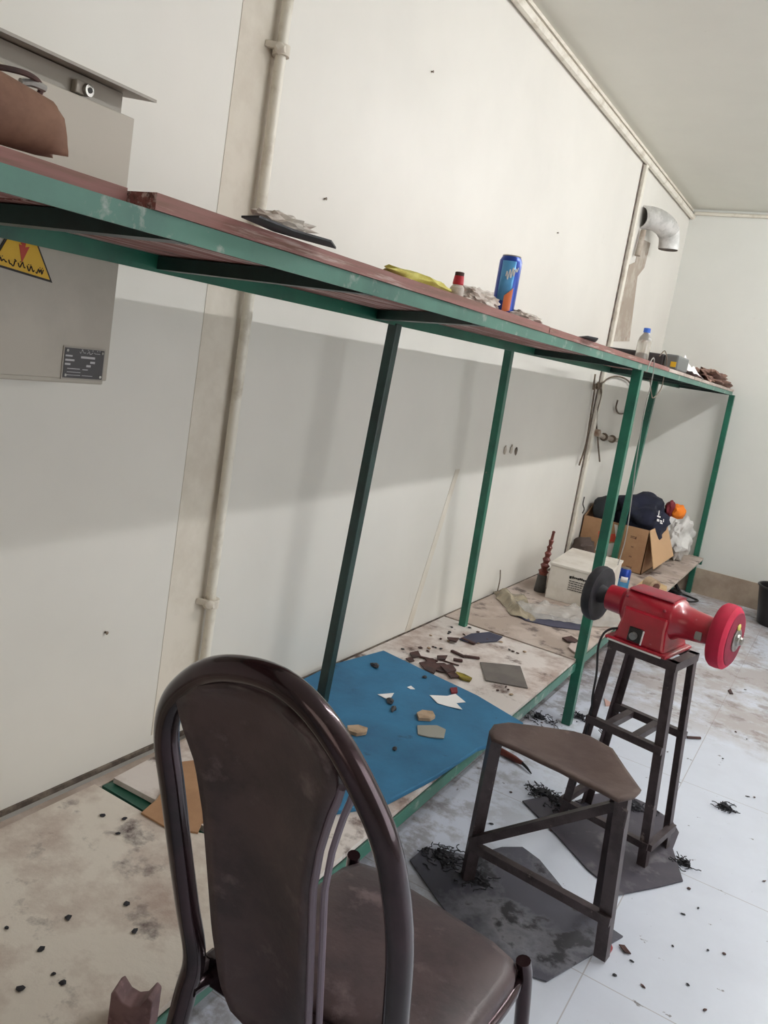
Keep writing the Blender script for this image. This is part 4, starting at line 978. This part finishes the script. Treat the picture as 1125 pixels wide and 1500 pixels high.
scrap('red_scrap', [(883,1388),(893,1383),(897,1392),(892,1400),(878,1400)], .0005, .006, M('red_plastic',(140,44,50),.6), 'dark red scrap on the floor by the foot of the right stool leg', warp=.004)
scrap('leather_scrap', [(906,1386),(914,1388),(924,1399),(915,1398)], .0005, .003, m_brownscrap, 'brown curled scrap on the white floor right of the red scrap', warp=.006)
scrap('leather_scrap', [(1066,1012),(1070,1010),(1074,1018),(1069,1017)], .0005, .003, m_brownscrap, 'dark bent scrap at the tile corner far right of the stand', warp=.01)
for i,(a_,b_) in enumerate([(1035,1390),(1062,1400),(1033,1480),(1010,1442),(940,1448),(903,1426),(985,1388),(1020,1330),(1002,1338),(1105,1170),(1095,1165),(1010,1300),(975,1100),(1080,1075),(1093,1082),(985,1035),(1012,1008),(1060,1110),(926,1410),(1118,1290),(860,1225),(742,1262),(850,1244),(810,1220),(700,1180),(720,1210),(690,1240),(750,1160),(1090,1010),(812,1062),(795,1058),(845,1058),(870,1062)]):
    p_ = oz(a_+random.uniform(-3,3),b_+random.uniform(-3,3),.0005); MB().blob((p_.x,p_.y,.0025),(random.uniform(.003,.009),random.uniform(.003,.006),.002), i+90, .6, 2, 1, flat=.0005, rot=random.random()*3).build('floor_crumb', random.choice([m_shav,m_brownscrap]), smooth=0, label='tiny dark crumb of waste scattered on the white tiled floor', cat='scrap', group='crumbs of waste on the white floor')
# clutter around the front post foot
a = oz(795,1052,.004)
shav('rubber_shavings', 790, 1052, 40, .05, 'dusty black shavings on the floor beneath the low shelf left of the front post', 21, .0005, .015)
shav('rubber_shavings', 850, 1052, 40, .03, 'tangle of black wire ends on the floor right of the front post foot', 22, .0005, .012)
# far corner clutter
p1_ = oz(985,866,.01)
sb = thing('black_sandal', 'black sandal on the floor under the far end of the low shelf', 'sandal', (p1_.x,p1_.y,0))
MB().blob((p1_.x-.02,p1_.y,.02),(.06,.12,.018),2,.15,1.5,3,flat=.001,rot=.9).build('sole', m_blackgl, sb)
MB().tube(smooth_path([(p1_.x-.07,p1_.y+.03,.02),(p1_.x-.02,p1_.y+.05,.07),(p1_.x+.04,p1_.y+.02,.02)],5), .012, 8).build('strap', m_blackgl, sb)
p2_ = oz(1008,874,.01)
MB().tube(smooth_path([(p2_.x-.05,p2_.y+.05,.006),(p2_.x,p2_.y,.012),(p2_.x+.07,p2_.y-.02,.006),(p2_.x+.03,p2_.y-.12,.006),(p2_.x-.05,p2_.y-.1,.006)],5), .007, 8).build('cord_end', m_blackgl, label='loop of black cord on the floor by the foot of the far green post', cat='cord')
p3_ = oz(1102,905,0)
bn = thing('waste_bin', 'black plastic bin on the floor against the far wall at the right edge', 'bin', (p3_.x+.16,p3_.y,0))
bx_,by_ = p3_.x+.15, p3_.y-.05
MB().lathe([(.115,0),(.12,.004),(.155,.25),(.150,.25),(.118,.01)], (bx_,by_,0), n=28).build('bin_body', m_blackgl, bn)
MB().tube([Vector((bx_+math.cos(t)*.157,by_+math.sin(t)*.157,.252)) for t in [2*math.pi*i/28 for i in range(28)]], .007, 8, closed=True).build('rim', m_blackgl, bn)
